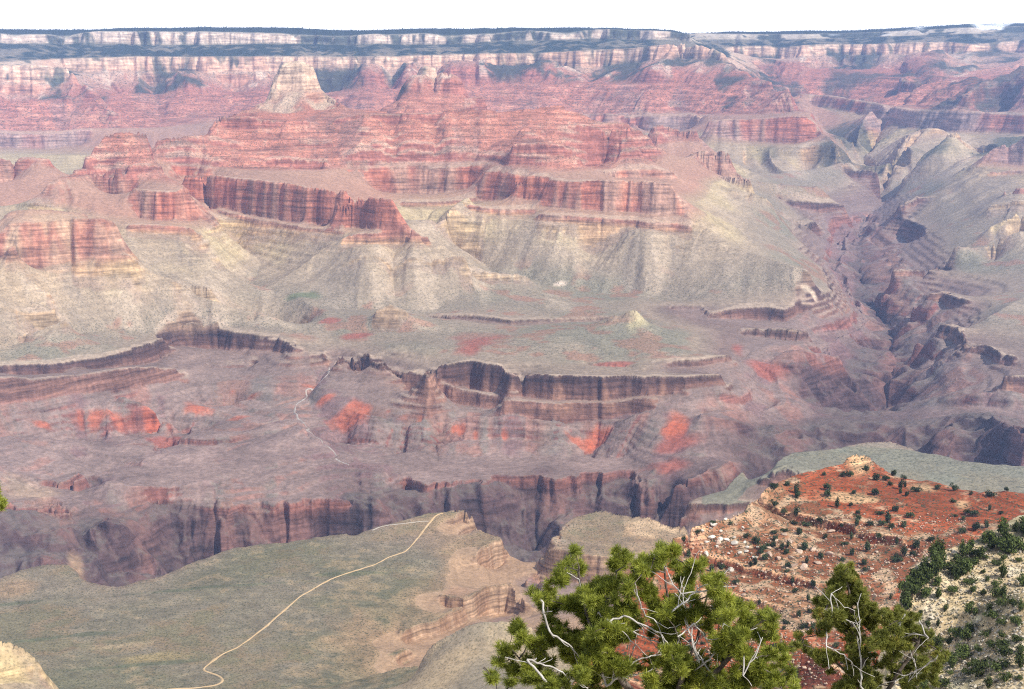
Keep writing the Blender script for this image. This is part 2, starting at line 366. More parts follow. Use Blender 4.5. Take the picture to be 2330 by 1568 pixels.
cliff('E', [(700,385),(1000,350),(1280,368)], [(700,430),(1000,410),(1280,400)], 4.2, 4.1, R=[6000,6050,6080], dR=10)
L('E', [(0,570),(430,560),(650,560),(800,470),(1000,430)], 3.75, R=[5700,5700,5700,5850,5950])
L('D', [(2100,560),(2330,570)], 3.7, R=5650)
# recessed red wall behind
cliff('B', [(100,1150),(340,1130),(560,1130),(970,1112)], [(260,1290),(600,1300),(900,1262)], 5.95, 5.15, R=[7200,7230,7250,7150], dR=70)
cliff('B', [(430,1345),(700,1340),(900,1318)], [(430,1382),(700,1375),(900,1348)], 5.1, 4.95, R=7000, dR=22)
L('B', [(400,1500),(650,1500),(870,1360)], [4.4,4.4,4.7], R=[6500,6550,6800])
L('E', [(560,0),(700,200),(930,255),(1070,350)], [4.4,4.2,4.1,3.9], R=[6800,6650,6550,6350])
# right red wall
cliff('B', [(980,1140),(1130,1150),(1200,1165),(1400,1172)], [(930,1335),(1080,1330),(1340,1330)], 5.95, 5.2, R=[7060,6950,6850,6800], dR=100)
cliff('B', [(1430,1192),(1600,1205),(1850,1190),(2050,1205),(2200,1212),(2260,1290)], [(1350,1370),(1700,1400),(2100,1420),(2330,1432)], 5.95, 5.2, R=[6760,6700,6680,6660,6640,6600], dR=90)
cliff('B', [(1640,1150),(2000,1130),(2250,1135)], [(1650,1190),(2000,1185),(2280,1190)], 6.0, 5.8, R=[7300,7400,7500], dR=30)
L('B', [(1500,1150),(1700,1100),(2100,1090)], 6.1, R=[7150,7500,7800])
cliff('B', [(870,1352),(1030,1385),(1290,1400)], [(870,1400),(1000,1420),(1300,1440)], 5.15, 4.95, R=[6750,6700,6700], dR=25)
cliff('B', [(1340,1420),(1700,1450),(2330,1500)], [(1340,1470),(1700,1492),(2330,1550)], 5.2, 4.95, R=[6600,6540,6500], dR=25)
cliff('E', [(1180,80),(1700,118),(1900,110),(2330,140)], [(1180,100),(1700,135),(1900,130),(2330,170)], 4.6, 4.42, R=[6560,6480,6430,6400], dR=14)
cliff('J', [(0,985),(360,970)], [(0,1008),(370,992)], 4.6, 4.42, R=6380, dR=12)
L('E', [(1250,350),(1500,430),(1850,460),(2050,440),(2330,500)], 3.7, R=[6340,6220,6150,6180,6050])
L('J', [(210,830),(360,960),(620,1050),(900,1130)], [4.7,4.4,4,3.6], R=[6500,6400,6250,6120])
# --- centre platform and its cliffs
cliff('E', [(0,850),(100,828),(190,830),(270,890),(560,970)], [(0,900),(100,905),(200,915),(300,960),(560,1010)], 3.0, 2.5, R=[4900,4955,4950,4850,4760], dR=25)
cliff('E', [(20,910),(200,930),(560,1015),(660,1040),(1090,1150)], [(30,995),(200,1095),(500,1125),(700,1172),(850,1205),(1090,1225)], 2.4, 1.95, R=[5000,4930,4740,4700,4585], dR=30)
cliff('E', [(600,985),(690,920),(880,905),(1100,940),(1150,980),(1250,985),(1400,990),(1700,1000),(1900,1000),(2330,1005)],
      [(610,1010),(700,1040),(880,1085),(1100,1140),(1250,1150),(1400,1150),(1700,1160),(1900,1150),(2150,1120),(2330,1100)], 3.0, 2.3, h=1200, dR=35)
cliff('E', [(1100,1150),(1250,1165),(1400,1165),(1700,1175),(1900,1165),(2100,1135)], [(1100,1235),(1250,1262),(1400,1312),(1600,1302),(1800,1282),(2000,1252),(2150,1200)], 2.2, 1.95, R=[4500,4500,4500,4500,4500], dR=25)
cliff('E', [(550,600),(800,590),(1150,630),(1400,625),(1800,610)], [(560,625),(800,625),(1150,660),(1400,650),(1800,625)], 3.1, 2.7, R=[5600,5550,5450,5500,5550], dR=10)
L('E', [(0,690),(300,700),(900,700)], 3.5, h=1215)
L('E', [(250,560),(350,522),(450,570)], 3.9, R=5300, drop=((120,-40,3.7),))
L('E', [(1750,640),(1830,605),(2000,590),(2080,650)], [3.8,4,4.3,3.9], R=5230, drop=((120,-45,3.7),))
L('E', [(1300,800),(1600,800),(2000,800),(2300,860)], 3.5, h=[1225,1225,1222,1210])
L('E', [(400,800),(800,820)], 3.3, h=1212)
L('E', [(1300,560),(1700,570)], 3.5, h=1215)
cliff('E', [(1640,905),(1900,915),(2040,935)], [(1640,915),(1900,930),(2050,955)], 3.2, 2.9, R=[4790,4760,4700], dR=5)
# creek through the gap and the red slopes
L('D', [(2250,850),(2200,950),(2040,1080),(1960,1250),(2050,1340),(2150,1450),(2250,1560)], [2.6,2,1.8,1.7,1.6,1.5,1.5], R=[5060,4980,4790,4580,4440,4300,4170])
L('H', [(0,30),(150,45),(300,100),(380,130)], 1.5, R=[4170,4150,4110,4090])
L('D', [(0,1400),(700,1390),(1300,1400)], 1.62, R=[4400,4480,4640])
L('D', [(1000,1240),(1500,1200)], 1.7, R=[4720,4850])
L('D', [(800,1130),(960,1190),(1100,1280),(1240,1380)], [1.9,1.8,1.7,1.6], R=[4650,4610,4590,4570], drop=((90,-45,1.7),))
L('D', [(740,1180),(700,1300),(690,1390)], [1.85,1.7,1.6], R=[4630,4560,4500])
L('E', [(0,1490),(700,1500),(1400,1480),(1900,1560)], 1.6, R=[4480,4430,4400,4320])
cliff('H', [(420,135),(600,152),(1040,150),(1060,130),(1220,140),(1700,110),(1950,95),(2000,150)], [(480,290),(640,240),(1040,222),(1070,208),(1220,240),(1700,200),(1950,150),(2010,165)], 1.5, 1.0, h=1000, dR=25)
cliff('G', [(1050,310),(1570,322),(1700,290),(1900,300),(2330,290)], [(1060,350),(1560,370),(1590,400),(2330,390)], 1.5, 1.0, h=1000, dR=25)
cliff('G', [(0,330),(250,320),(380,295)], [(0,405),(270,402),(400,385)], 1.9, 1.0, h=1050, dR=30)
cliff('G', [(280,150),(430,150),(570,88)], [(380,260),(480,270),(592,200)], 1.9, 1.0, h=1050, dR=40)
L('G', [(0,150),(200,130)], 1.6, h=1060)
L('G', [(700,150),(1000,200),(1500,180),(2000,220)], 1.55, R=[4010,3980,4010,3990])
L('I', [(0,330),(200,260),(350,200)], [1.2,1.3,1.3], R=[4000,4080,4150])
# gorge walls down to the hidden river
L('G', [(0,820),(300,720),(600,830),(790,870),(1000,820)], .4, R=[3540,3570,3600,3650,3700])
L('G', [(700,480),(850,520)], .8, R=[3760,3770])
L('G', [(1300,700),(1960,570)], .4, R=[3800,3860])
L('H', [(0,500),(400,430)], .4, R=[3880,3930])
L('H', [(900,500),(1100,640),(1390,790)], .3, R=[3950,3900,3860])
L('H', [(1500,440),(1700,370),(2000,390),(2330,440)], .4, R=[4000,4015,4020,4020])
P3([(-300,3230,735),(300,3300,735),(800,3500,735),(1150,3600,733),(1500,3760,733),(1800,3990,732),(2100,4020,731),(2600,4000,730)], 0.05)
# --- near plateau with the trail
L('G', [(0,835),(150,770),(300,730),(440,730),(520,780),(600,840),(790,885)], 3.2, h=1150, drop=((25,-50,2.5),(120,-170,1.2)))
L('G', [(790,885),(1000,830),(1330,710),(1600,620),(1960,575),(2330,515)], 3.2, h=1150, drop=((25,-50,2.5),(120,-170,1.2)))
L('H', [(150,515),(270,480),(620,405),(750,385),(830,368)], 3.2, h=1150, drop=((25,-50,2.5),(120,-170,1.2)))
cliff('H', [(760,395),(830,372),(880,398)], [(800,462),(840,468),(905,475)], 3.1, 2.6, R=[3270,3290,3270], dR=12, drop=((30,-120,1.5),))
L('H', [(905,475),(970,518),(1070,562)], 3.1, h=1150, drop=((30,-90,1.8),))
cliff('H', [(935,650),(1000,595),(1075,565)], [(940,745),(1010,765),(1088,728)], 3.05, 2.3, h=1150, dR=12, drop=())
L('H', [(1090,630),(1250,740),(1370,830)], [2.2,2,1.8], R=[3080,3100,3120], drop=((60,-80,1.2),))
cliff('H', [(690,930),(860,960),(1000,880),(1150,845),(1210,905)], [(690,960),(860,1105),(1000,1062),(1100,1042),(1212,1052)], 3.05, 2.2, h=1148, dR=14)
cliff('H', [(470,1160),(640,1100),(770,1040),(860,1000)], [(475,1250),(640,1200),(760,1160),(870,1110)], 3.05, 2.2, h=1150, dR=14)
cliff('H', [(380,1335),(450,1290)], [(390,1420),(465,1370)], 3.05, 2.3, h=1152, dR=12)
L('H', [(1250,1000),(1150,1080),(900,1130)], 2, R=[2850,2760,2640])
L('H', [(1250,900),(1330,850)], 1.8, R=[2930,2990])
L('G', [(0,985),(250,980),(600,960)], 3.4, h=1152)
L('G', [(0,1250),(500,1200),(950,1235),(1500,1290)], 3.6, h=1158)
L('G', [(300,1110),(1000,1050),(2000,880)], 3.5, h=1152)
L('H', [(0,800),(600,700)], 3.5, h=1151)
L('H', [(0,1100),(400,1050)], 3.5, h=1153)
L('G', [(700,1380),(1300,1440),(1900,1480)], 3.5, h=1160)
L('G', [(400,1564),(1200,1564),(2000,1564)], 3.6, h=1164)
L('G', [(0,1218),(60,1238),(120,1272),(200,1340),(245,1390)], 4.7, R=1900, drop=((40,-70,4),(160,-190,3.7)))
cliff('G', [(0,1420),(110,1440),(200,1400),(240,1400)], [(0,1480),(80,1490),(190,1465),(245,1430)], 4.9, 4.5, R=1870, dR=8)
L('G', [(0,1564),(300,1564)], 4.2, R=[1790,1830])
L('H', [(480,1564),(540,1400),(620,1290),(760,1200),(850,1152),(960,1118),(1100,1112),(1300,1150)], 3.9, R=2050, drop=((60,-60,3.6),(250,-200,2.6)))
L('H', [(0,1540),(200,1480),(400,1428),(530,1415)], 3.7, R=2230, drop=((50,-35,3.6),))
L('W', [(930,1568),(1150,1568),(1400,1568)], 4, R=[1960,1850,1750])
# second mesa behind the pine
L('H', [(1440,560),(1460,505),(1500,462),(1640,392),(1740,378),(1940,400),(2110,440),(2330,475)], 3.3, h=1165, drop=((30,-90,2),(120,-230,1)))
cliff('H', [(1430,612),(1500,632),(1600,645),(1740,670),(2000,700)], [(1385,850),(1480,835),(1600,850),(1740,840),(2000,860)], 3.05, 2.0, R=[2990,2980,2960,2950,2930], dR=40)
L('H', [(1360,880),(1380,1000),(1800,1000)], 1.8, R=[2900,2850,2700])
# green mesa at the right
L('I', [(590,240),(640,190),(900,150),(1100,105),(1290,95),(1450,150),(1700,205),(2077,245)], 3.4, h=1182, drop=((60,-80,2),(150,-260,.8)))
cliff('I', [(520,312),(580,272),(650,243),(720,270)], [(510,348),(600,342),(700,322),(730,322)], 3.05, 2.2, R=[3560,3560,3590,3560], dR=15, drop=())
P3([(1780,2700,1178),(2000,2600,1180),(2330,2500,1185),(2600,2500,1185)], 3.6)
cliff('I', [(100,455),(230,472),(350,470),(460,442)], [(50,540),(150,522),(300,532),(462,512)], 3.0, 2.0, R=[3470,3460,3460,3470], dR=20)
L('I', [(100,450),(290,385),(395,272),(480,345)], 3.2, R=[3490,3570,3660,3640], drop=((60,-90,2),(160,-240,1)))
# --- red ridge
L('I', [(0,650),(60,640),(120,590),(210,560),(320,540),(410,500),(480,415),(560,360),(680,320),(760,280),(900,240),(1000,220),(1030,170),(1100,150),(1160,160),(1220,230),(1330,300),(1480,318),(1530,320),(1700,370),(1830,400),(1880,390),(2077,400)],
  7, R=[1160,1165,1185,1200,1215,1230,1295,1310,1340,1370,1395,1405,1412,1420,1420,1412,1395,1380,1370,1350,1335,1325,1310], drop=((50,-70,6),(420,-420,4.5)))
cliff('I', [(475,430),(560,462),(730,510),(900,545),(1060,580),(1150,630),(1340,650),(1380,690),(1440,720),(1490,770)],
      [(470,500),(560,540),(730,575),(900,624),(1060,655),(1150,697),(1230,725),(1340,728),(1440,792),(1490,812)], 7, 6.9, h=1782, dR=2)
cliff('I', [(10,655),(30,730),(100,772),(300,800),(450,842),(650,882),(850,930)], [(8,705),(30,775),(100,812),(300,842),(450,890),(650,925),(850,970)], 7, 6.9, h=1768, dR=3)
cliff('I', [(280,980),(450,1030),(660,1070)], [(280,1005),(450,1062),(660,1100)], 7, 6.9, h=1757, dR=3)
cliff('I', [(760,1345),(850,1330),(960,1430),(1080,1510)], [(740,1560),(850,1550),(960,1560),(1080,1568)], 7, 6.9, R=985, dR=8)
L('I', [(400,1568),(1250,1568)], 6.5, R=[1000,960])
L('W', [(1512,1240),(1470,1300),(1420,1370),(1360,1450),(1300,1568)], 6.6, R=[1150,1130,1110,1080,1030], drop=((40,-40,6),(300,-350,5)))
L('I', [(60,1100),(300,1200),(700,1250)], 6.7, R=[1085,1065,1050])
P3([(1000,1500,1330),(1250,1480,1380),(1400,1500,1420)], 5)
# --- pale hillside
L('I', [(1350,1568),(1300,1250),(1320,1050),(1400,900),(1500,800),(1700,715),(1900,625),(2077,545)], 9, R=[400,470,490,505,520,535,545,560], drop=((30,-35,8),(150,-150,7.5)))
L('I', [(1700,1100),(2077,1000)], 9, R=[440,420])
L('I', [(1600,1568),(2077,1568)], 9, R=[350,330])
P3([(1500,200,1990),(1850,200,2035),(2330,200,2050),(2600,200,2055)], 9)
# --- hidden foot of the near rim
P3([(-300,200,1960),(500,200,1960),(1400,200,1960)], 7)
P3([(-300,400,1790),(700,400,1790),(1300,400,1790),(1600,420,1850)], 6)
P3([(-300,700,1560),(700,700,1560),(1300,700,1600),(1700,720,1740),(2600,740,1790)], 5)
P3([(-300,1100,1330),(700,1100,1330),(1100,1100,1380)], 4)
P3([(150,1700,1190),(700,1700,1190),(850,1700,1210)], 3.6)

# ------------------------------------------------------------------ terrain: surface through the lines (membrane on a log-polar grid)
TH0, TH1 = math.radians(-23.0), math.radians(23.0)
S0, S1 = math.log(195.0), math.log(20000.0)
DC = 0.0013
NJ = int((TH1 - TH0) / DC) + 1
NI = int((S1 - S0) / DC) + 1

def membrane():
    W = np.zeros((NI, NJ)); Z = np.zeros((NI, NJ)); Q = np.zeros((NI, NJ))
    for a in LINES:
        for k in range(len(a) - 1):
            p, q = a[k], a[k + 1]
            n = int(max(abs(q[0] - p[0]), abs(q[1] - p[1])) / DC * 1.5) + 2
            t = np.linspace(0, 1, n)[:, None]
            m = p + (q - p) * t
            i = np.rint((m[:, 1] - S0) / DC).astype(int); j = np.rint((m[:, 0] - TH0) / DC).astype(int)
            ok = (i >= 0) & (i < NI) & (j >= 0) & (j < NJ)
            np.add.at(W, (i[ok], j[ok]), 1); np.add.at(Z, (i[ok], j[ok]), m[ok, 2]); np.add.at(Q, (i[ok], j[ok]), m[ok, 3])
    levels = [(W, Z, Q)]
    while min(levels[-1][0].shape) > 12:
        a = levels[-1]
        n, m = (a[0].shape[0] + 1) // 2, (a[0].shape[1] + 1) // 2
        out = []
        for A in a:
            P = np.zeros((n * 2, m * 2)); P[:A.shape[0], :A.shape[1]] = A
            out.append(P.reshape(n, 2, m, 2).sum((1, 3)))
        levels.append(tuple(out))
    U = None
    for W, Z, Q in reversed(levels):
        fix = W > 0
        T = np.stack([np.where(fix, Z / np.maximum(W, 1e-9), 0), np.where(fix, Q / np.maximum(W, 1e-9), 0)]).astype(F32)
        if U is None:
            U = np.stack([np.full(W.shape, Z.sum() / W.sum()), np.full(W.shape, Q.sum() / W.sum())]).astype(F32)
        else:
            U = np.repeat(np.repeat(U, 2, 1), 2, 2)[:, :W.shape[0], :W.shape[1]].copy()
        U = np.where(fix, T, U)
        for it in range(50 if W.size > 500000 else 140):
            P = np.pad(U, ((0, 0), (1, 1), (1, 1)), mode='edge')
            V = 0.25 * (P[:, 2:, 1:-1] + P[:, :-2, 1:-1] + P[:, 1:-1, 2:] + P[:, 1:-1, :-2])
            U = np.where(fix, T, U + 1.0 * (V - U))
    return U[0], U[1]

Zc, Qc = membrane()

# ------------------------------------------------------------------ terrain: erosion detail on a finer grid
DM = 0.00085
MJ = int((math.radians(21.0) * 2) / DM) + 1
MTH0 = math.radians(-21.0)
MI = int((S1 - S0) / DM) + 1
th = (MTH0 + DM * np.arange(MJ)).astype(F32)[None, :]
ss = (S0 + DM * np.arange(MI)).astype(F32)[:, None]
RR = np.exp(ss) + 0 * th
XX = RR * np.sin(th); YY = RR * np.cos(th)

def coarse(A, dth, ds):
    return bil(A, (ss + ds - S0) / DC, (th + dth - TH0) / DC)

def warp(seed, amp):
    """displacement of the contours: noise of every size that reads at its distance"""
    tot = 0
    for k, (lam, g) in enumerate(((900, .35), (420, .5), (200, .75), (95, 1.0), (45, 1.35), (21, 1.4), (10, 1.2))):
        wgt = g * sstep(9, 18, RR / lam) * (1 - sstep(300, 600, RR / lam))
        if float(wgt.max()) > 0:
            tot = tot + wgt * F32(lam * amp) * vnoise(XX / lam + k * 3.1, YY / lam - k * 1.7, seed + k)
    return tot
q0 = coarse(Qc, 0, 0)
soft = 0.045 + 0.015 * sstep(4.9, 5.2, q0) * (1 - sstep(6.0, 6.3, q0)) + 0.08 * (1 - sstep(1.0, 2.0, q0)) + 0.015 * sstep(2.0, 2.4, q0) * (1 - sstep(2.9, 3.2, q0)) + 0.05 * sstep(6.9, 7.2, q0)
soft = soft * np.where(RR < 1700, 0.55, 1.0)
wx = warp(11, 1.0) * soft; wy = warp(37, 1.0) * soft
ds_w = (wx * np.sin(th) + wy * np.cos(th)) / RR; dt_w = (wx * np.cos(th) - wy * np.sin(th)) / RR
Zm = coarse(Zc, dt_w, ds_w); Qm = coarse(Qc, dt_w, ds_w)
del wx, wy, ds_w, dt_w

# ledges in the red beds, the grey slopes and the tilted red shales
def ledge(z, step, hard):
    t = z / step
    f = t - np.floor(t)
    g = np.where(f < 0.66, f * 0.28 / 0.66, 0.28 + (f - 0.66) * 0.72 / 0.34)
    return (np.floor(t) + f + (g - f) * hard) * step
lw = fbm(XX, YY, 700.0, 71, 3)
hard = sstep(6.0, 6.15, Qm) * (1 - sstep(7.0, 7.3, Qm)) * (0.75 + 0.5 * lw)
Zm = np.where(RR > 2500, ledge(Zm + 9 * lw, 46.0, np.clip(hard, 0, 1)) - 9 * lw, Zm)
Zm = np.where(RR > 2500, ledge(Zm + 5 * lw, 17.0, np.clip(hard, 0, 1) * 0.9) - 5 * lw, Zm)
hard2 = sstep(4.1, 4.4, Qm) * (1 - sstep(4.9, 5.0, Qm)) * sstep(0.0, 0.4, lw) * 0.9
Zm = np.where(RR > 2500, ledge(Zm + 4 * lw, 24.0, hard2) - 4 * lw, Zm)
hard3 = sstep(1.0, 1.2, Qm) * (1 - sstep(1.9, 2.1, Qm)) * 0.8 * (1 - sstep(.1, .13, th))
Zm = np.where(RR > 2500, ledge(Zm + 12 * lw - 0.02 * XX, 15.0, hard3) - 12 * lw + 0.02 * XX, Zm)
hard4 = sstep(2.0, 2.1, Qm) * (1 - sstep(2.95, 3.05, Qm))
Zm = np.where(RR > 2500, ledge(Zm, 19.0, hard4 * 0.9), Zm)
hardr = ((RR > 800) & (RR < 1650)) * 0.95
Zm = np.where((RR > 800) & (RR < 1650), ledge(Zm + 1.5 * lw, 4.2, hardr), Zm)
del hard, hard2, hard3, hard4, hardr

# flow-line noise: streaks that run down the slope (rills, talus tongues, cliff fluting)
def flow(Z, noise, steps, stride=1.3):
    gs, gt = np.gradient(blur(Z, 2, 0))
    n = np.sqrt(gs * gs + gt * gt) + 1e-6
    gs = (gs / n).astype(F32); gt = (gt / n).astype(F32)
    ii = np.arange(MI, dtype=F32)[:, None] + 0 * gs; jj = np.arange(MJ, dtype=F32)[None, :] + 0 * gs
    acc = noise.copy(); wt = 1.0
    for sgn in (1, -1):
        pi, pj = ii.copy(), jj.copy()
        for k in range(steps):
            a = np.clip(pi, 0, MI - 1).astype(np.int32) * MJ + np.clip(pj, 0, MJ - 1).astype(np.int32)
            pi += sgn * stride * gs.ravel()[a]; pj += sgn * stride * gt.ravel()[a]
            a = np.clip(pi, 0, MI - 1).astype(np.int32) * MJ + np.clip(pj, 0, MJ - 1).astype(np.int32)
            f = 1 - 0.6 * k / steps
            acc += noise.ravel()[a] * f
            wt += f
    acc /= wt
    return acc, gs, gt
lam_s = RR * 0.030
spn = np.abs(vnoise(XX / lam_s, YY / lam_s, 15)) + 0.5 * np.abs(vnoise(XX / 150.0, YY / 150.0, 16))
spur, gs, gt = flow(Zm, spn, 22, 3.2)
spur = (spur - spur.mean()) / spur.std()
spa = 0.0042 * sstep(1.5, 1.62, Qm) * (1 - sstep(1.8, 1.93, Qm)) + 0.0027 * sstep(3.75, 4.3, Qm) * (1 - sstep(4.75, 4.97, Qm)) + 0.004 * sstep(7.1, 7.4, Qm) * (1 - sstep(7.8, 8.0, Qm)) + np.where((RR > 10800) & (th > math.radians(8.8)), 0.007, 0.0022) * sstep(6.05, 6.3, Qm) * (1 - sstep(6.8, 7.0, Qm)) + np.where((RR > 10000) & (th > math.radians(8.8)), 0.004, 0) * sstep(3.9, 4.3, Qm) * (1 - sstep(4.8, 5.0, Qm))
Zm = Zm + np.clip(spur, -2, 2) * spa * RR * (RR > 2300)
del spn, lam_s, spa
base_n = 0.6 * vnoise(XX / 34.0, YY / 34.0, 5) + 0.6 * vnoise(XX / (RR * 0.0033), YY / (RR * 0.0033), 6)
base_n2 = vnoise(XX / (RR * 0.013), YY / (RR * 0.013), 8) + 0.5 * vnoise(XX / 110.0, YY / 110.0, 9)
lic, gs, gt = flow(Zm, base_n, 14)
lic2, gs, gt = flow(Zm, base_n2, 16)
lic /= lic.std(); lic2 /= lic2.std()
LIC = np.clip(0.55 * lic + 0.6 * lic2, -2.2, 2.2)
# gullies deepen by shifting the surface along its own fall line
amp = 0.0015 + 0.0046 * (1 - sstep(0.9, 1.5, Qm)) + 0.0006 * sstep(4.95, 5.15, Qm) * (1 - sstep(5.95, 6.1, Qm)) + 0.0002 * sstep(2.0, 2.2, Qm) * (1 - sstep(2.9, 3.0, Qm)) + 0.0020 * sstep(7.0, 7.3, Qm)
amp = amp - 0.0004 * sstep(3.4, 3.7, Qm) * (1 - sstep(4.85, 4.97, Qm))
amp = amp * np.where(RR < 1700, 0.5, 1.0)
sh = (LIC * amp / DM).astype(F32)
fi = np.arange(MI, dtype=F32)[:, None] + sh * gs; fj = np.arange(MJ, dtype=F32)[None, :] + sh * gt
Zm = bil(Zm, fi, fj); Qm = bil(Qm, fi, fj)
del fi, fj, sh, base_n, base_n2
# the schist of the inner gorge breaks into sharp ribs
rib = 0
for k, lam in enumerate((420, 210, 100, 48)):
    rib = rib + lam * 0.16 * (0.5 - np.abs(fbm(XX + 0.5 * YY, YY - 0.3 * XX, lam, 401 + 9 * k, 2)) * 1.7)
Zm = Zm + rib * (1 - sstep(0.7, 1.25, Qm)) * sstep(3300, 3500, RR)
del rib
rough = warp(91, 0.03) * np.where(RR < 1700, 1.3, 1.0)
Zm = (Zm + rough * (0.5 + 0.8 * (1 - sstep(0.8, 1.6, Qm)))).astype(F32)
del rough
gs, gt = np.gradient(Zm)
STEEP = np.sqrt(gs * gs + gt * gt) / (DM * RR)
GX = gt / (DM * RR)
del gs, gt

def ground(px, py):
    """the first terrain point on a sight line: x, y, z, R, theta"""
    t, s = ray(px, py)
    j = (t - MTH0) / DM
    j0 = int(j); f = j - j0
    col = Zm[:, j0] * (1 - f) + Zm[:, j0 + 1] * f
    r = np.exp(ss[:, 0])
    k = np.nonzero((col - CAMZ) / r >= s)[0]
    if not len(k): return None
    i = max(int(k[0]), 1)
    a = (col[i - 1] - CAMZ) - s * r[i - 1]; b = (col[i] - CAMZ) - s * r[i]
    u = a / (a - b) if a != b else 0
    R = r[i - 1] + (r[i] - r[i - 1]) * min(max(u, 0), 1)
    return (R * math.sin(t), R * math.cos(t), CAMZ + s * R, R, t)

def height(x, y):
    r = math.hypot(x, y); t = math.atan2(x, y)
    return float(bil(Zm, np.array([(math.log(r) - S0) / DM]), np.array([(t - MTH0) / DM]))[0])

# ------------------------------------------------------------------ terrain: what the rock and soil are coloured
def table(q, rows):
    xs = [r[0] for r in rows]
    return np.stack([np.interp(q, xs, [r[1][k] for r in rows]).astype(F32) for k in range(3)], -1)

def lay(col, c, m):
    m = np.clip(m, 0, 1)[..., None].astype(F32)
    col *= (1 - m); col += m * np.array(c, F32)

N1 = fbm(XX, YY, 420.0, 201, 4); N2 = fbm(XX, YY, 85.0, 211, 3); N3 = fbm(XX, YY, 1500.0, 221, 3); N4 = fbm(XX, YY, 22.0, 231, 2)
slopec = table(Qm + 0.08 * N1, [
    (0, (.135,.095,.088)), (1, (.165,.115,.102)), (1.5, (.275,.205,.178)), (2, (.27,.205,.175)), (2.6, (.24,.175,.145)), (3.05, (.31,.25,.19)),
    (3.5, (.295,.25,.19)), (4.0, (.335,.275,.205)), (4.6, (.38,.305,.22)), (5.0, (.40,.31,.21)), (5.3, (.40,.25,.18)), (6, (.39,.26,.19)),
    (6.15, (.42,.215,.155)), (7, (.42,.205,.145)), (7.4, (.40,.20,.145)), (8, (.46,.33,.25)), (9, (.55,.43,.32)), (10, (.42,.36,.28)), (10.9, (.5,.44,.36)), (11.1, (.10,.11,.08)), (12, (.06,.08,.055))])
cliffc = table(Qm + 0.08 * N1, [
    (0, (.105,.072,.07)), (1, (.125,.08,.075)), (1.2, (.22,.115,.09)), (1.8, (.26,.13,.105)), (2, (.25,.15,.115)), (2.4, (.21,.125,.095)), (2.7, (.14,.085,.07)), (3.0, (.105,.068,.058)),
    (3.2, (.26,.18,.13)), (4.2, (.39,.30,.20)), (4.9, (.42,.29,.18)), (5.1, (.31,.165,.12)), (5.4, (.37,.17,.115)), (5.95, (.385,.17,.115)), (6.1, (.345,.165,.125)), (7, (.335,.16,.12)),
    (7.5, (.38,.18,.13)), (7.95, (.46,.28,.2)), (8.05, (.54,.36,.26)), (8.6, (.58,.42,.31)), (9, (.56,.43,.32)), (10, (.55,.45,.36)), (10.5, (.56,.45,.36)), (11, (.56,.46,.37)), (11.2, (.2,.18,.14))])
def band_(a, b, c, d): return sstep(a, b, Qm) * (1 - sstep(c, d, Qm))
hi_ = sstep(3.2, 3.6, Qm) * (1 - sstep(4.85, 4.97, Qm)) * 0.55 + band_(6.02, 6.2, 6.95, 7.2) * 0.35 + band_(1.05, 1.2, 1.93, 1.97) * 0.5
cm = sstep(0.80 + hi_, 1.25 + hi_, STEEP)
COL = slopec * (1 - cm[..., None]) + cliffc * cm[..., None]
far = RR > 1700
def band(a, b, c, d): return sstep(a, b, Qm) * (1 - sstep(c, d, Qm))
# talus tongues and rills
tal = band(3.3, 3.6, 4.95, 5.05) * (1 - cm) * (RR > 3450)
lay(COL, (.48,.395,.30), 0.5 * tal * sstep(0.2, 1.5, .7 * lic + .6 * lic2))
lay(COL, (.245,.21,.175), 0.35 * tal * sstep(0.1, 1.4, -LIC))
lay(COL, (.48,.40,.23), 0.5 * band(4.2, 4.5, 4.95, 5.0) * sstep(-.1, .4, N1))
# shale slopes under the sandstone: mauve, grey-green and rust stripes
sh_ = band(0.95, 1.15, 1.95, 2.1) * (1 - cm) * far
slo = sstep(.18, .42, STEEP)
lay(COL, (.22,.195,.165), 0.65 * sh_ * sstep(0.0, 1.0, (LIC * .8) * slo + N1 + .6 * N2))
lay(COL, (.36,.15,.10), 0.3 * sh_ * sstep(0.2, 1.1, (.7 * lic2 - .4 * lic) * slo + N1 * .8 + .5 * N2))
lay(COL, (.20,.115,.115), 0.5 * sh_ * sstep(0.15, .9, -.7 * lic2 * slo + N2))
# sandstone cliff: desert varnish and pale fresh faces
ts = band(2.0, 2.15, 3.0, 3.1) * cm
lay(COL, (.09,.065,.058), 0.4 * ts * sstep(0.0, 1.2, -.5 * LIC + N2))
lay(COL, (.38,.235,.165), 0.55 * ts * sstep(0.3, 1.4, lic + N2) * (1 - sstep(2.5, 2.9, Qm) * .7))
# green plateau
pl = band(3.0, 3.15, 3.8, 4.2) * (1 - cm) * far
lay(COL, (.225,.225,.165), 0.5 * pl * sstep(-.1, .4, N1 + .4 * N3))
lay(COL, (.36,.27,.185), 0.6 * pl * sstep(.05, .5, N3 - .4 * N1))
lay(COL, (.33,.145,.095), 0.4 * pl * sstep(.25, .5, N2 + N1 * .5) * (RR > 4300))
# gorge schist with pink dykes
vs = (1 - sstep(0.95, 1.15, Qm)) * far
lay(COL, (.27,.155,.125), 0.5 * vs * sstep(0.4, 1.6, lic2 + N2))
lay(COL, (.075,.06,.06), 0.5 * vs * sstep(0.0, 1.0, -.5 * lic + N1 + N2))
lay(COL, (.20,.17,.145), 0.6 * vs * (1 - sstep(0.35, 0.7, STEEP)))
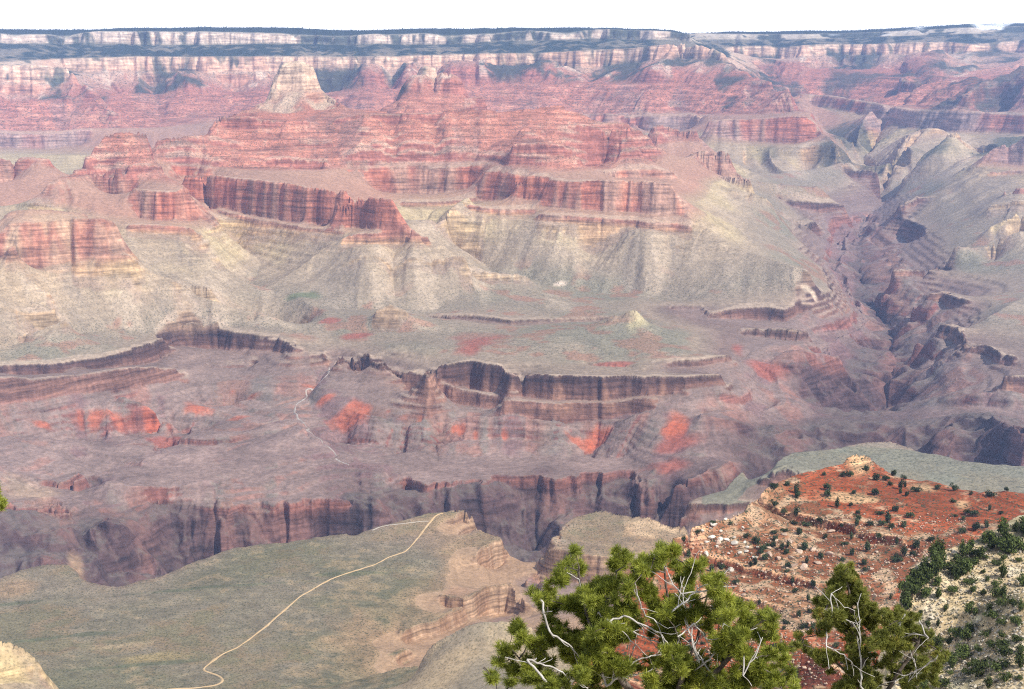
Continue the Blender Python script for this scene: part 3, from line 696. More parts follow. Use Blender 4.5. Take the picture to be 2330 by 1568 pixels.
# red wall: grey wash and dark streaks
rw = band(4.98, 5.15, 6.0, 6.1) * cm
lay(COL, (.36,.28,.215), 0.62 * rw * sstep(-.2, .7, .25 * lic + 1.1 * N1 + .7 * N2 + .35 * sstep(.02, .06, th)))
lay(COL, (.20,.085,.07), 0.2 * rw * sstep(0.1, 1.3, -.5 * lic2 - N2))
lay(COL, (.56,.26,.16), 0.40 * rw * sstep(0.5, 1.3, N2 - .4 * lic))
# red ledges: pale crests
rl = band(6.05, 6.2, 7.0, 7.2)
lay(COL, (.52,.32,.23), 0.4 * rl * sstep(0.1, .6, N2 + .3 * N1) * (1 - cm))
lay(COL, (.31,.20,.165), 0.5 * rl * sstep(0.2, 1.2, -LIC + N1) * (1 - cm))
# rim highlight painted into the lips above the cliffs, darker tone at their feet
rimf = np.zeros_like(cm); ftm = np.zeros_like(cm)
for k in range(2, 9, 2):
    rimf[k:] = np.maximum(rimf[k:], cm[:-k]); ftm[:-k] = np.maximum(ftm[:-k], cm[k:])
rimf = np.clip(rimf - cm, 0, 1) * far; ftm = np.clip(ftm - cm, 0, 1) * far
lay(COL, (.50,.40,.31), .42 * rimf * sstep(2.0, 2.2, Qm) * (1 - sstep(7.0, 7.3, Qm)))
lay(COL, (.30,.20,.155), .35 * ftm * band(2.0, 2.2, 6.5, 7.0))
del rimf, ftm
# scrub and forest in the upper beds
vegm = band(7.0, 7.35, 8.1, 8.5) * sstep(-.15, .45, -.35 * lic2 + N1 * 1.1 + .6 * N2 - .05) * .85
vegm = vegm + band(8.9, 9.05, 10.05, 10.2) * (.55 + .45 * sstep(-.5, .3, N2 * 1.2 + N1)) + band(10.1, 10.2, 10.9, 11.0) * sstep(-.15, .3, N2 * 1.3 - .5 * lic2 + .35 * N1 + .05) * .9
vegm = vegm + sstep(10.95, 11.1, Qm)
vegm = vegm * (RR > 9300)
rb2 = (RR > 10300) * sstep(math.radians(8.6), math.radians(11.0), th + .012 * N1) > 0.02
vegm = np.where(rb2, np.maximum(vegm, band(4.0, 4.6, 8.0, 8.3) * sstep(-.5, .3, N1 + .8 * N3 - .3 * lic2 + .5 * N2) * .7 * sstep(math.radians(8.6), math.radians(11.0), th + .012 * N1)), vegm)
rb = (XX > 1750) & (RR > 12000)                       # the farther, snowier and greener block at the right
vegm = np.where(rb, np.maximum(vegm, band(5.5, 6.2, 8.0, 8.3) * sstep(-.2, .35, N1 + N3 + .4 * N2) * .8), vegm)
pale = band(7.1, 7.4, 8.05, 8.4) * sstep(.2, .9, .5 * lic + N2) * (RR > 6000)
lay(COL, (.62,.52,.42), .6 * pale)
lay(COL, (.045,.065,.045), vegm)
lay(COL, (.07,.09,.06), .75 * band(8.0, 8.15, 8.95, 9.0) * sstep(.12, .4, N2 + .3 * N1) * far)
lay(COL, (.60,.36,.25), .45 * band(8.0, 8.15, 8.95, 9.0) * sstep(.1, .6, N1 + .3 * lic) * far)
VEG = np.clip(vegm, 0, 1).astype(F32)
snow = rb & (Qm > 10.3)
lay(COL, (.85,.87,.9), snow * sstep(.25, .45, N3 + .5 * N1) * .9)
# red ridge and pale hillside
rd = (RR >= 760) & (RR <= 1700) & (th > -0.02)
s2 = fbm(XX, YY, 60.0, 301, 4); s3 = fbm(XX, YY, 9.0, 305, 3); s4 = fbm(XX, YY, 160.0, 309, 3)
ridge = np.empty_like(COL); ridge[...] = (.25,.115,.065)
lay(ridge, (.34,.205,.125), sstep(-.05, .35, s2 + .35 * s3))
lay(ridge, (.27,.21,.15), .7 * sstep(.05, .4, s3 - .4 * s2))
lay(ridge, (.33,.105,.05), .75 * sstep(.12, .4, s4 - .3 * s3 + .25 * sstep(1150, 1350, RR)))
lay(ridge, (.46,.34,.235), .75 * sstep(.08, .42, s3 + .5 * s2 - .3 * s4))
lay(ridge, (.23,.085,.05), cm * .97)  # shade of the upright cliff faces painted in as a darker colour
rimm = np.zeros_like(cm)
for k in range(1, 6): rimm[k:] = np.maximum(rimm[k:], cm[:-k])
rimm = np.clip(rimm - cm, 0, 1)
lay(ridge, (.56,.37,.235), rimm * .8)  # painted highlight along the top edge of the ridge cliffs
lay(ridge, (.16,.07,.05), cm * sstep(.1, .8, s2 + s3 + .3 * lic))
lay(ridge, (.58,.38,.26), cm * sstep(.25, .8, s2 - s3))
COL = np.where(rd[..., None], ridge, COL)
hl = (RR < 760)
hill = np.empty_like(COL); hill[...] = (.55,.45,.30)
lay(hill, (.42,.33,.21), .8 * sstep(-.1, .4, s2 * .7 + s3 * .5))
lay(hill, (.68,.60,.46), .85 * sstep(.1, .45, s3 - .2 * s2))
lay(hill, (.20,.20,.13), .5 * sstep(.2, .5, N4 + s3 * .5))
COL = np.where(hl[..., None], hill, COL)
del ridge, hill, s2, s3, s4
npl = (RR > 2100) & (RR < 3400) & (Qm > 3.0) & (Qm < 4)
lay(COL, (.20,.195,.12), .75 * npl * sstep(-.5, .3, N1 + .5 * N3))
lay(COL, (.33,.25,.155), .6 * npl * sstep(.0, .4, N2 - N1))
lay(COL, (.14,.15,.095), .5 * npl * sstep(.05, .45, N2 + .5 * N4))
lay(COL, (.36,.27,.17), .5 * npl * sstep(.1, .4, N1 + .5 * N4 - .4 * N2))
lay(COL, (.40,.28,.18), .75 * (RR > 2100) * (RR < 3400) * (1 - sstep(2.9, 3.25, Qm)) * sstep(1.9, 2.2, Qm) * (1 - cm))
kn = (RR > 1700) & (RR < 2120) & (Qm > 3.75)
lay(COL, (.40,.315,.21), .7 * kn * sstep(-.2, .3, N2))
lay(COL, (.46,.37,.22), .8 * (kn & (Qm > 4.35)) * sstep(-.3, .2, N2))

ms = (RR > 2300) & (RR < 3350) & (th > math.radians(4.4)) & (th < math.radians(11.0))
lay(COL, (.42,.235,.135), .75 * ms * sstep(-.3, .25, N2 + N1))
lay(COL, (.56,.42,.28), .8 * ms * sstep(.1, .5, N2 - .5 * N1))
lay(COL, (.24,.23,.16), .8 * ms * sstep(.05, .3, N1 - N2 * .4) * (1 - cm))
gm = (RR > 3430) & (RR < 3840) & (th > math.radians(7.5)) & (Qm > 2.9)
lay(COL, (.215,.22,.165), .7 * gm * (1 - cm))
lay(COL, (.30,.25,.17), .5 * gm * (1 - cm) * sstep(.0, .4, N1 - .5 * N2))
# patches of coloured soil, scree and thicket where they lie
def patch(fr, x, y, hw, hh, c, m=0.9, lr=0.35):
    ox, oy, k = FR[fr]
    px, py, hw, hh = ox + x / k, oy + y / k, hw / k, hh / k
    g = ground(px, py)
    a = ground(px, py - hh); b = ground(px, py + hh)
    if g is None or a is None or b is None: return
    ds = min(max(abs(math.log(a[3] / b[3])) / 2, 0.002), 0.03)
    s0 = math.log(g[3]); dt = hw / FPX
    i0, i1 = int((s0 - 2 * ds - S0) / DM), int((s0 + 2 * ds - S0) / DM) + 2
    j0, j1 = int((g[4] - 2 * dt - MTH0) / DM), int((g[4] + 2 * dt - MTH0) / DM) + 2
    i0, j0 = max(i0, 0), max(j0, 0)
    d = np.sqrt(((ss[i0:i1] - s0) / ds) ** 2 + ((th[:, j0:j1] - g[4]) / dt) ** 2)
    n = d * 1.12 + lr * .65 * lic2[i0:i1, j0:j1] + lr * .4 * lic[i0:i1, j0:j1] + .5 * N2[i0:i1, j0:j1] + .3 * N1[i0:i1, j0:j1]
    sub = COL[i0:i1, j0:j1]
    lay(sub, c, m * (1 - sstep(.35, 1.25, n)))

OR = (.45,.15,.08); RD = (.33,.135,.10)
for a in [('D',1010,1320,260,80), ('D',1480,1225,120,50), ('D',1560,1290,110,30), ('D',1545,1110,50,45), ('D',1690,1130,110,60), ('D',2060,1075,60,28), ('D',2150,1160,75,38), ('D',1320,1220,90,35),
          ('E',140,1235,140,45), ('E',340,1240,50,30), ('E',410,1290,80,45), ('E',555,1300,45,45), ('E',600,1370,40,50), ('E',775,1355,45,40), ('E',830,1370,30,50), ('E',925,1390,25,60), ('E',1100,1395,30,50),
          ('E',1750,1440,60,50), ('E',1600,1440,110,40), ('E',2210,1370,150,60), ('F',40,1340,80,70), ('D',290,1330,60,30)]:
    patch(a[0], a[1], a[2], a[3] * 1.2, a[4] * .95, OR, .68, .7)
for a in [('F',640,950,140,60), ('F',420,820,60,40), ('E',950,770,230,60), ('E',880,830,140,40), ('E',1800,925,180,20), ('D',2200,640,80,20), ('E',150,735,120,20), ('E',2200,1480,140,60), ('F',100,1440,120,80), ('D',1050,1440,200,40), ('H',2200,80,200,60)]:
    patch(*a, RD, .85)
patch('D', 85, 120, 60, 70, (.54,.44,.30), .8, .3); patch('A', 330, 1440, 320, 45, (.50,.40,.27), .75, .3); patch('D', 620, 250, 60, 90, (.50,.40,.28), .5, .5)
patch('E', 1480, 390, 80, 25, (.66,.55,.45))
patch('F', 890, 425, 60, 26, (.60,.50,.38), .8); patch('F', 935, 480, 25, 30, (.55,.44,.34), .8)
patch('E', 2010, 620, 90, 50, (.46,.40,.25), .8)
patch('D', 1980, 465, 110, 25, (.13,.18,.09), .6)
patch('G', 820, 1275, 300, 35, (.42,.33,.22), .7); patch('G', 950, 1360, 300, 40, (.38,.30,.14), .5)
patch('G', 90, 900, 150, 80, (.42,.30,.19), .75, .2); patch('G', 500, 760, 60, 20, (.42,.30,.19), .6, .2)
for a in [('G',900,1405,650,16), ('G',350,1225,480,16), ('G',1450,880,600,12), ('H',150,790,350,14), ('G',150,990,240,14), ('H',420,1330,120,30)]: patch(*a, (.14,.165,.10), .55, .25)
patch('G', 150, 230, 300, 80, (.40,.30,.215), .75, .2)
patch('H', 250, 1180, 350, 120, (.40,.28,.18), .6); patch('H', 800, 930, 120, 60, (.42,.28,.19), .7)
for a in [('I',900,360,130,60), ('I',1250,350,120,30), ('I',700,400,120,40), ('I',1500,400,200,60), ('I',950,470,60,20)]:
    patch(*a, (.36,.115,.055), .7)
for a in [('I',1100,190,80,45), ('I',1500,370,120,40), ('I',1700,470,60,40), ('I',1100,440,150,25)]:
    patch(*a, (.52,.40,.25), .7)

# soil and rock differ more than a plain average suggests
COL = 0.28 * (np.clip(COL, .01, 1) / 0.28) ** 1.28
nc = (RR > 2100) & (RR < 3400) & (th < math.radians(4.3))
lay(COL, (.33,.20,.12), .85 * nc * cm)
lay(COL, (.46,.32,.21), .5 * nc * cm * sstep(.0, .4, N2 + N4))
ch = (RR > 4900) & (RR < 5750) & (th < math.radians(-13.4))
lay(COL, (.46,.33,.21), .6 * ch * band(5.0, 5.1, 7, 7.1) * sstep(-.3, .3, N2 + .6 * N1))
lay(COL, (.38,.20,.13), .4 * ch * band(5.0, 5.1, 7, 7.1))
COL *= ((1 + .2 * N4 * npl) * (1 - .12 * npl))[..., None]
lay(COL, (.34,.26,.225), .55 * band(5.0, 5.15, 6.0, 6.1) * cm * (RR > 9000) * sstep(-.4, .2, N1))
lay(COL, (.56,.42,.29), .6 * band(7.95, 8.1, 12, 12.5) * cm * (RR < 9000) * (RR > 7000))
lay(COL, (.55,.42,.29), .75 * band(7.1, 7.4, 8.0, 8.1) * (RR < 9000) * (RR > 7000) * sstep(-.5, .2, N2))
COL *= (1 + 0.10 * N4 + 0.10 * N2)[..., None]
COL = np.clip(COL, .02, .9).astype(F32)
ROCK = np.clip(cm + band(2.0, 2.1, 3.0, 3.05) * .3 + band(6.0, 6.2, 7.0, 7.2) * .8 + band(3.9, 4.3, 5.0, 5.1) * .3 + band(1.0, 1.2, 1.9, 2.0) * .5, 0, 1).astype(F32)
SCRUB = (band(3.1, 3.3, 5.0, 5.2) * (1 - cm) * (.42 - .27 * sstep(3.7, 4.1, Qm)) + band(6.0, 6.2, 8, 8.3) * .5 + rd * .3 + hl * .3 + 0.25).astype(F32)
SCRUB = np.where((RR > 2100) & (RR < 3400) & (Qm > 3), .85, SCRUB) * (1 - .8 * cm)
del slopec, cliffc, N1, N2, N3, N4, vegm, pale, snow, lic, lic2

# ------------------------------------------------------------------ terrain: the meshes
DT = 0.00058
ncol = int(math.radians(41.0) / DT)
colth = np.linspace(math.radians(-20.5), math.radians(20.5), ncol)
ck = np.arange(0, MJ, 8)
Zk = Zm[:, ck]
sl = (Zk - CAMZ) / np.exp(ss)
mxs = np.maximum.accumulate(sl, 0)
dens = np.diff(mxs, axis=0, prepend=mxs[:1]) * 1497.0 * 2.3
dens = np.minimum(dens, 12.0)
dens = blur(blur(dens.astype(F32), 3, 0), 4, 1)
dens += 0.075
cdf = np.cumsum(dens, 0)
NR = int(np.percentile(cdf[-1], 60))
cdf = cdf / cdf[-1:]
rows = np.stack([np.interp(np.linspace(0, 1, NR), cdf[:, k], np.arange(MI)) for k in range(len(ck))], 1)
kk = (colth - MTH0) / DM / 8.0
k0 = np.clip(kk.astype(int), 0, len(ck) - 2); kf = kk - k0
FI = (rows[:, k0] * (1 - kf) + rows[:, k0 + 1] * kf).astype(F32)
FJ = np.broadcast_to(((colth - MTH0) / DM).astype(F32)[None, :], FI.shape)
Rv = np.exp(S0 + FI.astype(np.float64) * DM)
VZ = bil(Zm, FI, FJ)
VERT = np.stack([(Rv * np.sin(colth)[None]).astype(F32), (Rv * np.cos(colth)[None]).astype(F32), VZ], -1)
VCOL = np.empty(FI.shape + (4,), F32)
for k in range(3): VCOL[..., k] = bil(np.ascontiguousarray(COL[..., k]), FI, FJ)
VCOL[..., 3] = bil(ROCK, FI, FJ)
VSCR = bil(SCRUB, FI, FJ)
print('terrain', FI.shape)

def nodes_of(name):
    m = bpy.data.materials.new(name); m.use_nodes = True
    n, l = m.node_tree.nodes, m.node_tree.links
    b = n['Principled BSDF']
    b.inputs['Roughness'].default_value = 0.9
    b.inputs['Specular IOR Level'].default_value = 0.15
    return m, n, l, b

def node(n, t, **kw):
    x = n.new(t)
    for k, v in kw.items():
        if k.startswith('i_'): x.inputs[k[2:].replace('_', ' ')].default_value = v
        else: setattr(x, k, v)
    return x

def terrain_mat(name, strata, speck, bump, bump_scale):
    """soil and rock colour, bedding lines on the steep rock, shrubs as specks on the soil"""
    m, n, l, b = nodes_of(name)
    at = node(n, 'ShaderNodeAttribute', attribute_name='Col')
    sa = node(n, 'ShaderNodeAttribute', attribute_name='scrub')
    geo = node(n, 'ShaderNodeNewGeometry')
    mp = node(n, 'ShaderNodeMapping'); mp.inputs['Scale'].default_value = (0.004, 0.004, 1.0 / strata)
    l.new(geo.outputs['Position'], mp.inputs['Vector'])
    bed = node(n, 'ShaderNodeTexNoise', i_Scale=1.0, i_Detail=3.0, i_Roughness=0.7)
    l.new(mp.outputs['Vector'], bed.inputs['Vector'])
    br = node(n, 'ShaderNodeMapRange', i_From_Min=0.30, i_From_Max=0.70, i_To_Min=0.42, i_To_Max=1.58)
    l.new(bed.outputs['Fac'], br.inputs['Value'])
    mv = node(n, 'ShaderNodeMapping'); mv.inputs['Scale'].default_value = (1.0 / strata, 1.0 / strata, 0.12 / strata)
    l.new(geo.outputs['Position'], mv.inputs['Vector'])
    st = node(n, 'ShaderNodeTexNoise', i_Scale=1.0, i_Detail=3.0)
    l.new(mv.outputs['Vector'], st.inputs['Vector'])
    sr = node(n, 'ShaderNodeMapRange', i_From_Min=0.3, i_From_Max=0.7, i_To_Min=0.82, i_To_Max=1.18)
    l.new(st.outputs['Fac'], sr.inputs['Value'])
    mu = node(n, 'ShaderNodeMath', operation='MULTIPLY')
    l.new(br.outputs['Result'], mu.inputs[0]); l.new(sr.outputs['Result'], mu.inputs[1])
    rk = node(n, 'ShaderNodeMix', data_type='FLOAT'); rk.inputs['A'].default_value = 1.0
    l.new(at.outputs['Alpha'], rk.inputs['Factor']); l.new(mu.outputs['Value'], rk.inputs['B'])
    fine = node(n, 'ShaderNodeTexNoise', i_Scale=1.0 / (speck * 2.5), i_Detail=4.0, i_Roughness=0.65)
    l.new(geo.outputs['Position'], fine.inputs['Vector'])
    fr_ = node(n, 'ShaderNodeMapRange', i_From_Min=0.3, i_From_Max=0.7, i_To_Min=0.74, i_To_Max=1.24)
    l.new(fine.outputs['Fac'], fr_.inputs['Value'])
    m2 = node(n, 'ShaderNodeMath', operation='MULTIPLY')
    l.new(rk.outputs['Result'], m2.inputs[0]); l.new(fr_.outputs['Result'], m2.inputs[1])
    vm = node(n, 'ShaderNodeVectorMath', operation='SCALE')
    l.new(at.outputs['Color'], vm.inputs[0]); l.new(m2.outputs['Value'], vm.inputs['Scale'])
    vo = node(n, 'ShaderNodeTexNoise', i_Scale=1.0 / speck, i_Detail=1.5, i_Roughness=0.55)
    l.new(geo.outputs['Position'], vo.inputs['Vector'])
    vr = node(n, 'ShaderNodeMapRange', i_From_Min=0.55, i_From_Max=0.63, i_To_Min=0.0, i_To_Max=0.9)
    l.new(vo.outputs['Fac'], vr.inputs['Value'])
    m3 = node(n, 'ShaderNodeMath', operation='MULTIPLY')
    l.new(vr.outputs['Result'], m3.inputs[0]); l.new(sa.outputs['Fac'], m3.inputs[1])
    mixc = node(n, 'ShaderNodeMix', data_type='RGBA'); mixc.inputs['B'].default_value = (.06, .07, .04, 1)
    l.new(m3.outputs['Value'], mixc.inputs['Factor']); l.new(vm.outputs['Vector'], mixc.inputs['A'])
    l.new(mixc.outputs['Result'], b.inputs['Base Color'])
    bn = node(n, 'ShaderNodeTexNoise', i_Scale=1.0 / bump_scale, i_Detail=5.0, i_Roughness=0.6)
    l.new(geo.outputs['Position'], bn.inputs['Vector'])
    bp = node(n, 'ShaderNodeBump', i_Strength=0.6, i_Distance=bump)
    l.new(bn.outputs['Fac'], bp.inputs['Height'])
    l.new(bp.outputs['Normal'], b.inputs['Normal'])
    return m

def terrain_piece(name, label, r0, r1, mat):
    rm = 0.25 * (Rv[:-1, :-1] + Rv[1:, :-1] + Rv[:-1, 1:] + Rv[1:, 1:])
    i, j = np.nonzero((rm >= r0) & (rm < r1))
    a = (i * ncol + j).astype(np.int64)
    quad = np.stack([a, a + 1, a + ncol + 1, a + ncol], 1)
    used = np.zeros(FI.size, bool); used[quad.ravel()] = True
    remap = np.cumsum(used) - 1
    quad = remap[quad].astype(np.int32)
    v = VERT.reshape(-1, 3)[used]
    me = bpy.data.meshes.new(name)
    me.vertices.add(len(v)); me.vertices.foreach_set('co', v.ravel())
    me.loops.add(quad.size); me.loops.foreach_set('vertex_index', quad.ravel())
    me.polygons.add(len(quad)); me.polygons.foreach_set('loop_start', np.arange(0, quad.size, 4, dtype=np.int32))
    me.update(calc_edges=True)
    me.polygons.foreach_set('use_smooth', np.ones(len(quad), bool))
    ca = me.color_attributes.new('Col', 'FLOAT_COLOR', 'POINT')
    ca.data.foreach_set('color', VCOL.reshape(-1, 4)[used].ravel())
    sa = me.attributes.new('scrub', 'FLOAT', 'POINT')
    sa.data.foreach_set('value', VSCR.ravel()[used])
    me.materials.append(mat)
    o = bpy.data.objects.new(name, me); C.objects.link(o)
    o['kind'] = 'structure'; o['label'] = label
    return o

terrain_piece('hillside', 'pale rubble hillside dotted with dark junipers', 0, 760, terrain_mat('hillside_soil', 1.6, 0.9, 0.5, 1.5))
terrain_piece('ridge', 'rust red rocky ridge with thin cliff bands', 760, 1680, terrain_mat('ridge_soil', 1.4, 2.2, 0.8, 2.5))
terrain_piece('plateau', 'near grey green plateau crossed by the pale trail', 1680, 3420, terrain_mat('plateau_soil', 5.0, 3.4, 2.5, 7.0))
terrain_piece('canyon', 'canyon of red buttes, grey slopes and a dark inner gorge', 3420, 12400, terrain_mat('canyon_rock', 14.0, 6.0, 7.0, 18.0))
terrain_piece('north_rim', 'far canyon rim of cream cliffs under dark forest', 12400, 1e9, terrain_mat('rim_rock', 22.0, 15.0, 8.0, 40.0))

# ------------------------------------------------------------------ helpers for things
rng = np.random.default_rng(7)
random.seed(7)

def mesh_np(name, V, Fc, mats, parent=None, smooth=False, mi=None):
    """one mesh object from numpy arrays (triangles or quads)"""
    me = bpy.data.meshes.new(name)
    V = np.asarray(V, F32); Fc = np.asarray(Fc, np.int32)
    k = Fc.shape[1]
    me.vertices.add(len(V)); me.vertices.foreach_set('co', V.ravel())
    me.loops.add(Fc.size); me.loops.foreach_set('vertex_index', Fc.ravel())
    me.polygons.add(len(Fc)); me.polygons.foreach_set('loop_start', np.arange(0, Fc.size, k, dtype=np.int32))
    me.update(calc_edges=True)
    if smooth: me.polygons.foreach_set('use_smooth', np.ones(len(Fc), bool))
    for m in (mats if isinstance(mats, (list, tuple)) else [mats]): me.materials.append(m)
    if mi is not None: me.polygons.foreach_set('material_index', np.asarray(mi, np.int32))
    o = bpy.data.objects.new(name, me); C.objects.link(o)
    if parent is not None: o.parent = parent
    return o

def empty(name, loc):
    o = bpy.data.objects.new(name, None); C.objects.link(o); o.location = loc
    o.empty_display_size = 0.3
    return o

def tag(o, label=None, cat=None, group=None, kind=None):
    if label: o['label'] = label
    if cat: o['category'] = cat
    if group: o['group'] = group
    if kind: o['kind'] = kind

def point(px, py, R):
    t, s = ray(px, py)
    return np.array([R * math.sin(t), R * math.cos(t), CAMZ + s * R])

def noisy_mat(name, c1, c2, scale, rough=0.9, rnd=0.0, spec=0.15, trans=0.0):
    m, n, l, b = nodes_of(name)
    b.inputs['Roughness'].default_value = rough
    b.inputs['Specular IOR Level'].default_value = spec
    geo = node(n, 'ShaderNodeTexCoord')
    t = node(n, 'ShaderNodeTexNoise', i_Scale=scale, i_Detail=4.0, i_Roughness=0.65)
    l.new(geo.outputs['Object'], t.inputs['Vector'])
    r = node(n, 'ShaderNodeValToRGB')
    r.color_ramp.elements[0].position = 0.35; r.color_ramp.elements[1].position = 0.65
    r.color_ramp.elements[0].color = (*c1, 1); r.color_ramp.elements[1].color = (*c2, 1)
    l.new(t.outputs['Fac'], r.inputs['Fac'])
    src = r.outputs['Color']
    if rnd:
        oi = node(n, 'ShaderNodeObjectInfo')
        mr = node(n, 'ShaderNodeMapRange', i_To_Min=1 - rnd, i_To_Max=1 + rnd)
        l.new(oi.outputs['Random'], mr.inputs['Value'])
        vm = node(n, 'ShaderNodeVectorMath', operation='SCALE')
        l.new(src, vm.inputs[0]); l.new(mr.outputs['Result'], vm.inputs['Scale'])
        src = vm.outputs['Vector']
    l.new(src, b.inputs['Base Color'])
    return m

# ------------------------------------------------------------------ near rim slope under the viewpoint
def rim_slope():
    rs = np.concatenate([np.linspace(0.6, 12, 14), np.geomspace(13, 205, 50)])
    ts = np.linspace(math.radians(-75), math.radians(75), 121)
    V = []
    for r in rs:
        for t in ts:
            x, y = r * math.sin(t), r * math.cos(t)
            tc_ = min(max(t, math.radians(-20.9)), math.radians(20.9))
            z1 = float(Zm[6, int((tc_ - MTH0) / DM)])
            r1 = math.exp(S0 + 6 * DM)
            a = 2162.3 - 0.52 * min(r, 45)
            if r > 45:
                u = (r - 45) / (r1 - 45)
                a = a + (z1 - a) * u
            V.append((x, y, a))
    V = np.array(V)
    nz = fbm(V[:, 0], V[:, 1], 9.0, 501, 4) * np.clip(np.hypot(V[:, 0], V[:, 1]) / 12, 0, 1) * np.clip((200 - np.hypot(V[:, 0], V[:, 1])) / 30, 0, 1) * 0.9
    V[:, 2] += nz - np.where(np.hypot(V[:, 0], V[:, 1]) > 196, 1.0, 0)
    n = len(ts)
    i, j = np.meshgrid(np.arange(len(rs) - 1), np.arange(n - 1), indexing='ij')
    a = (i * n + j).ravel()
    o = mesh_np('rim_slope', V, np.stack([a, a + 1, a + n + 1, a + n], 1), noisy_mat('rim_soil', (.30,.24,.16), (.48,.40,.29), 0.8), smooth=True)
    tag(o, 'stony slope falling away below the viewpoint', kind='structure')
rim_slope()
def near_z(x, y):
    r = math.hypot(x, y)
    return 2162.3 - 0.52 * min(r, 45)

# ------------------------------------------------------------------ trail and dry stream bed, draped on the ground
def ribbon(name, label, paths, width, lift, mat, jitter=0.0):
    V, Q = [], []
    for fr, pts in paths:
        P = []
        for x, y in pts:
            ox, oy, k = FR[fr]
            g = ground(ox + x / k, oy + y / k)
            if g: P.append(g[:2])
        P = np.array(P)
        d = np.concatenate([[0], np.cumsum(np.hypot(*np.diff(P, axis=0).T))])
        n = int(d[-1] / 7) + 2
        t = np.linspace(0, d[-1], n)
        X = np.interp(t, d, P[:, 0]); Y = np.interp(t, d, P[:, 1])
        for _ in range(3):
            X[1:-1] = .25 * X[:-2] + .5 * X[1:-1] + .25 * X[2:]; Y[1:-1] = .25 * Y[:-2] + .5 * Y[1:-1] + .25 * Y[2:]
        X += jitter * np.interp(t, np.arange(0, d[-1] + 30, 25), rng.normal(0, 1, len(np.arange(0, d[-1] + 30, 25))))
        tx = np.gradient(X); ty = np.gradient(Y); ln = np.hypot(tx, ty) + 1e-6
        w_ = width * (1 + .35 * np.interp(t, np.arange(0, d[-1] + 30, 18), rng.normal(0, 1, len(np.arange(0, d[-1] + 30, 18)))))
        w_ = np.clip(w_, width * .5, width * 1.8) / 2
        b0 = len(V)
        for k in range(n):
            nx, ny = -ty[k] / ln[k], tx[k] / ln[k]
            for m_ in (-1, -.35, .35, 1):
                x, y = X[k] + nx * w_[k] * m_, Y[k] + ny * w_[k] * m_
                V.append((x, y, height(x, y) + (lift if abs(m_) < .9 else -0.3)))
        for k in range(n - 1):
            for m_ in range(3):
                a = b0 + k * 4 + m_
                Q.append((a, a + 1, a + 5, a + 4))
    o = mesh_np(name, V, Q, mat, smooth=True)
    tag(o, label, kind='structure')
ribbon('path', 'pale dusty trail winding across the green plateau', [
    ('H', [(700,393),(660,402),(640,422),(600,470),(540,552),(480,622),(440,655),(330,690),(250,737),(150,767),(83,787),(-47,832),(-167,900),(-247,945),(-282,975),(-367,1050),(-467,1140),(-597,1240),(-667,1290),(-767,1330),(-847,1390),(-907,1436),(-880,1446),(-830,1460),(-777,1480),(-757,1508),(-790,1535),(-897,1552),(-1087,1562),(-1250,1575)])],
    4.8, 0.9, noisy_mat('trail_dust', (.48,.33,.17), (.62,.45,.26), 0.05))
ribbon('path', 'faint grey side trail along the far edge of the plateau', [('H', [(605,446),(450,462),(360,470),(280,484),(230,508)])], 2.6, 0.7, noisy_mat('side_trail_dust', (.42,.38,.32), (.5,.45,.38), 0.05))
ribbon('stream_bed', 'pale stony bed of a dry creek below the sandstone cliffs', [
    ('D', [(2195,950),(2180,1000),(2140,1040),(2050,1092),(2032,1150),(1982,1182),(1962,1240),(1985,1290),(2040,1332),(2062,1382),(2130,1422),(2162,1462),(2250,1540)]), ('H', [(-10,30),(40,55),(85,75)])],
    6.0, 1.2, noisy_mat('creek_gravel', (.26,.22,.19), (.48,.41,.35), 0.04), 4.0)

# ------------------------------------------------------------------ forest along the far rim (one far-off mass)
def rim_forest():
    top = (Qm > 10.9) & (RR > 12000)
    pr = VEG * (RR > 9000) * (Qm < 10.9) + 0
    cells = np.nonzero((rng.random(Qm.shape) < np.where(top, 0.055, pr * 0.022)))
    i, j = cells
    r = np.exp(S0 + (i + rng.random(len(i))) * DM); t = MTH0 + (j + rng.random(len(i))) * DM
    x, y = r * np.sin(t), r * np.cos(t)
    z = bil(Zm, (np.log(r) - S0) / DM, (t - MTH0) / DM)
    h = rng.uniform(6, 15, len(i)) * np.where(top[i, j], 1.0, 0.75); w_ = h * rng.uniform(.2, .32, len(i))
    k = np.arange(5); an = k * 2 * math.pi / 5
    ring = np.stack([np.cos(an), np.sin(an)], -1)
    n = len(i)
    V = np.zeros((n, 7, 3), F32)
    rot = rng.random(n) * 6.28
    for q in range(5):
        V[:, q, 0] = x + w_ * np.cos(an[q] + rot) * rng.uniform(.8, 1.2, n); V[:, q, 1] = y + w_ * np.sin(an[q] + rot); V[:, q, 2] = z + h * rng.uniform(.12, .3, n)
    V[:, 5] = np.stack([x, y, z + h], -1); V[:, 6] = np.stack([x, y, z - 2], -1)
    base = (np.arange(n) * 7)[:, None, None]
    f = np.array([[q, (q + 1) % 5, 5] for q in range(5)] + [[(q + 1) % 5, q, 6] for q in range(5)])[None]
    o = mesh_np('forest', V.reshape(-1, 3), (base + f).reshape(-1, 3), noisy_mat('conifer_needles', (.028,.045,.028), (.06,.085,.045), 0.02))
    tag(o, 'dark conifer forest along the far rim and its wooded slopes', kind='stuff')
    print('forest', n)
rim_forest()

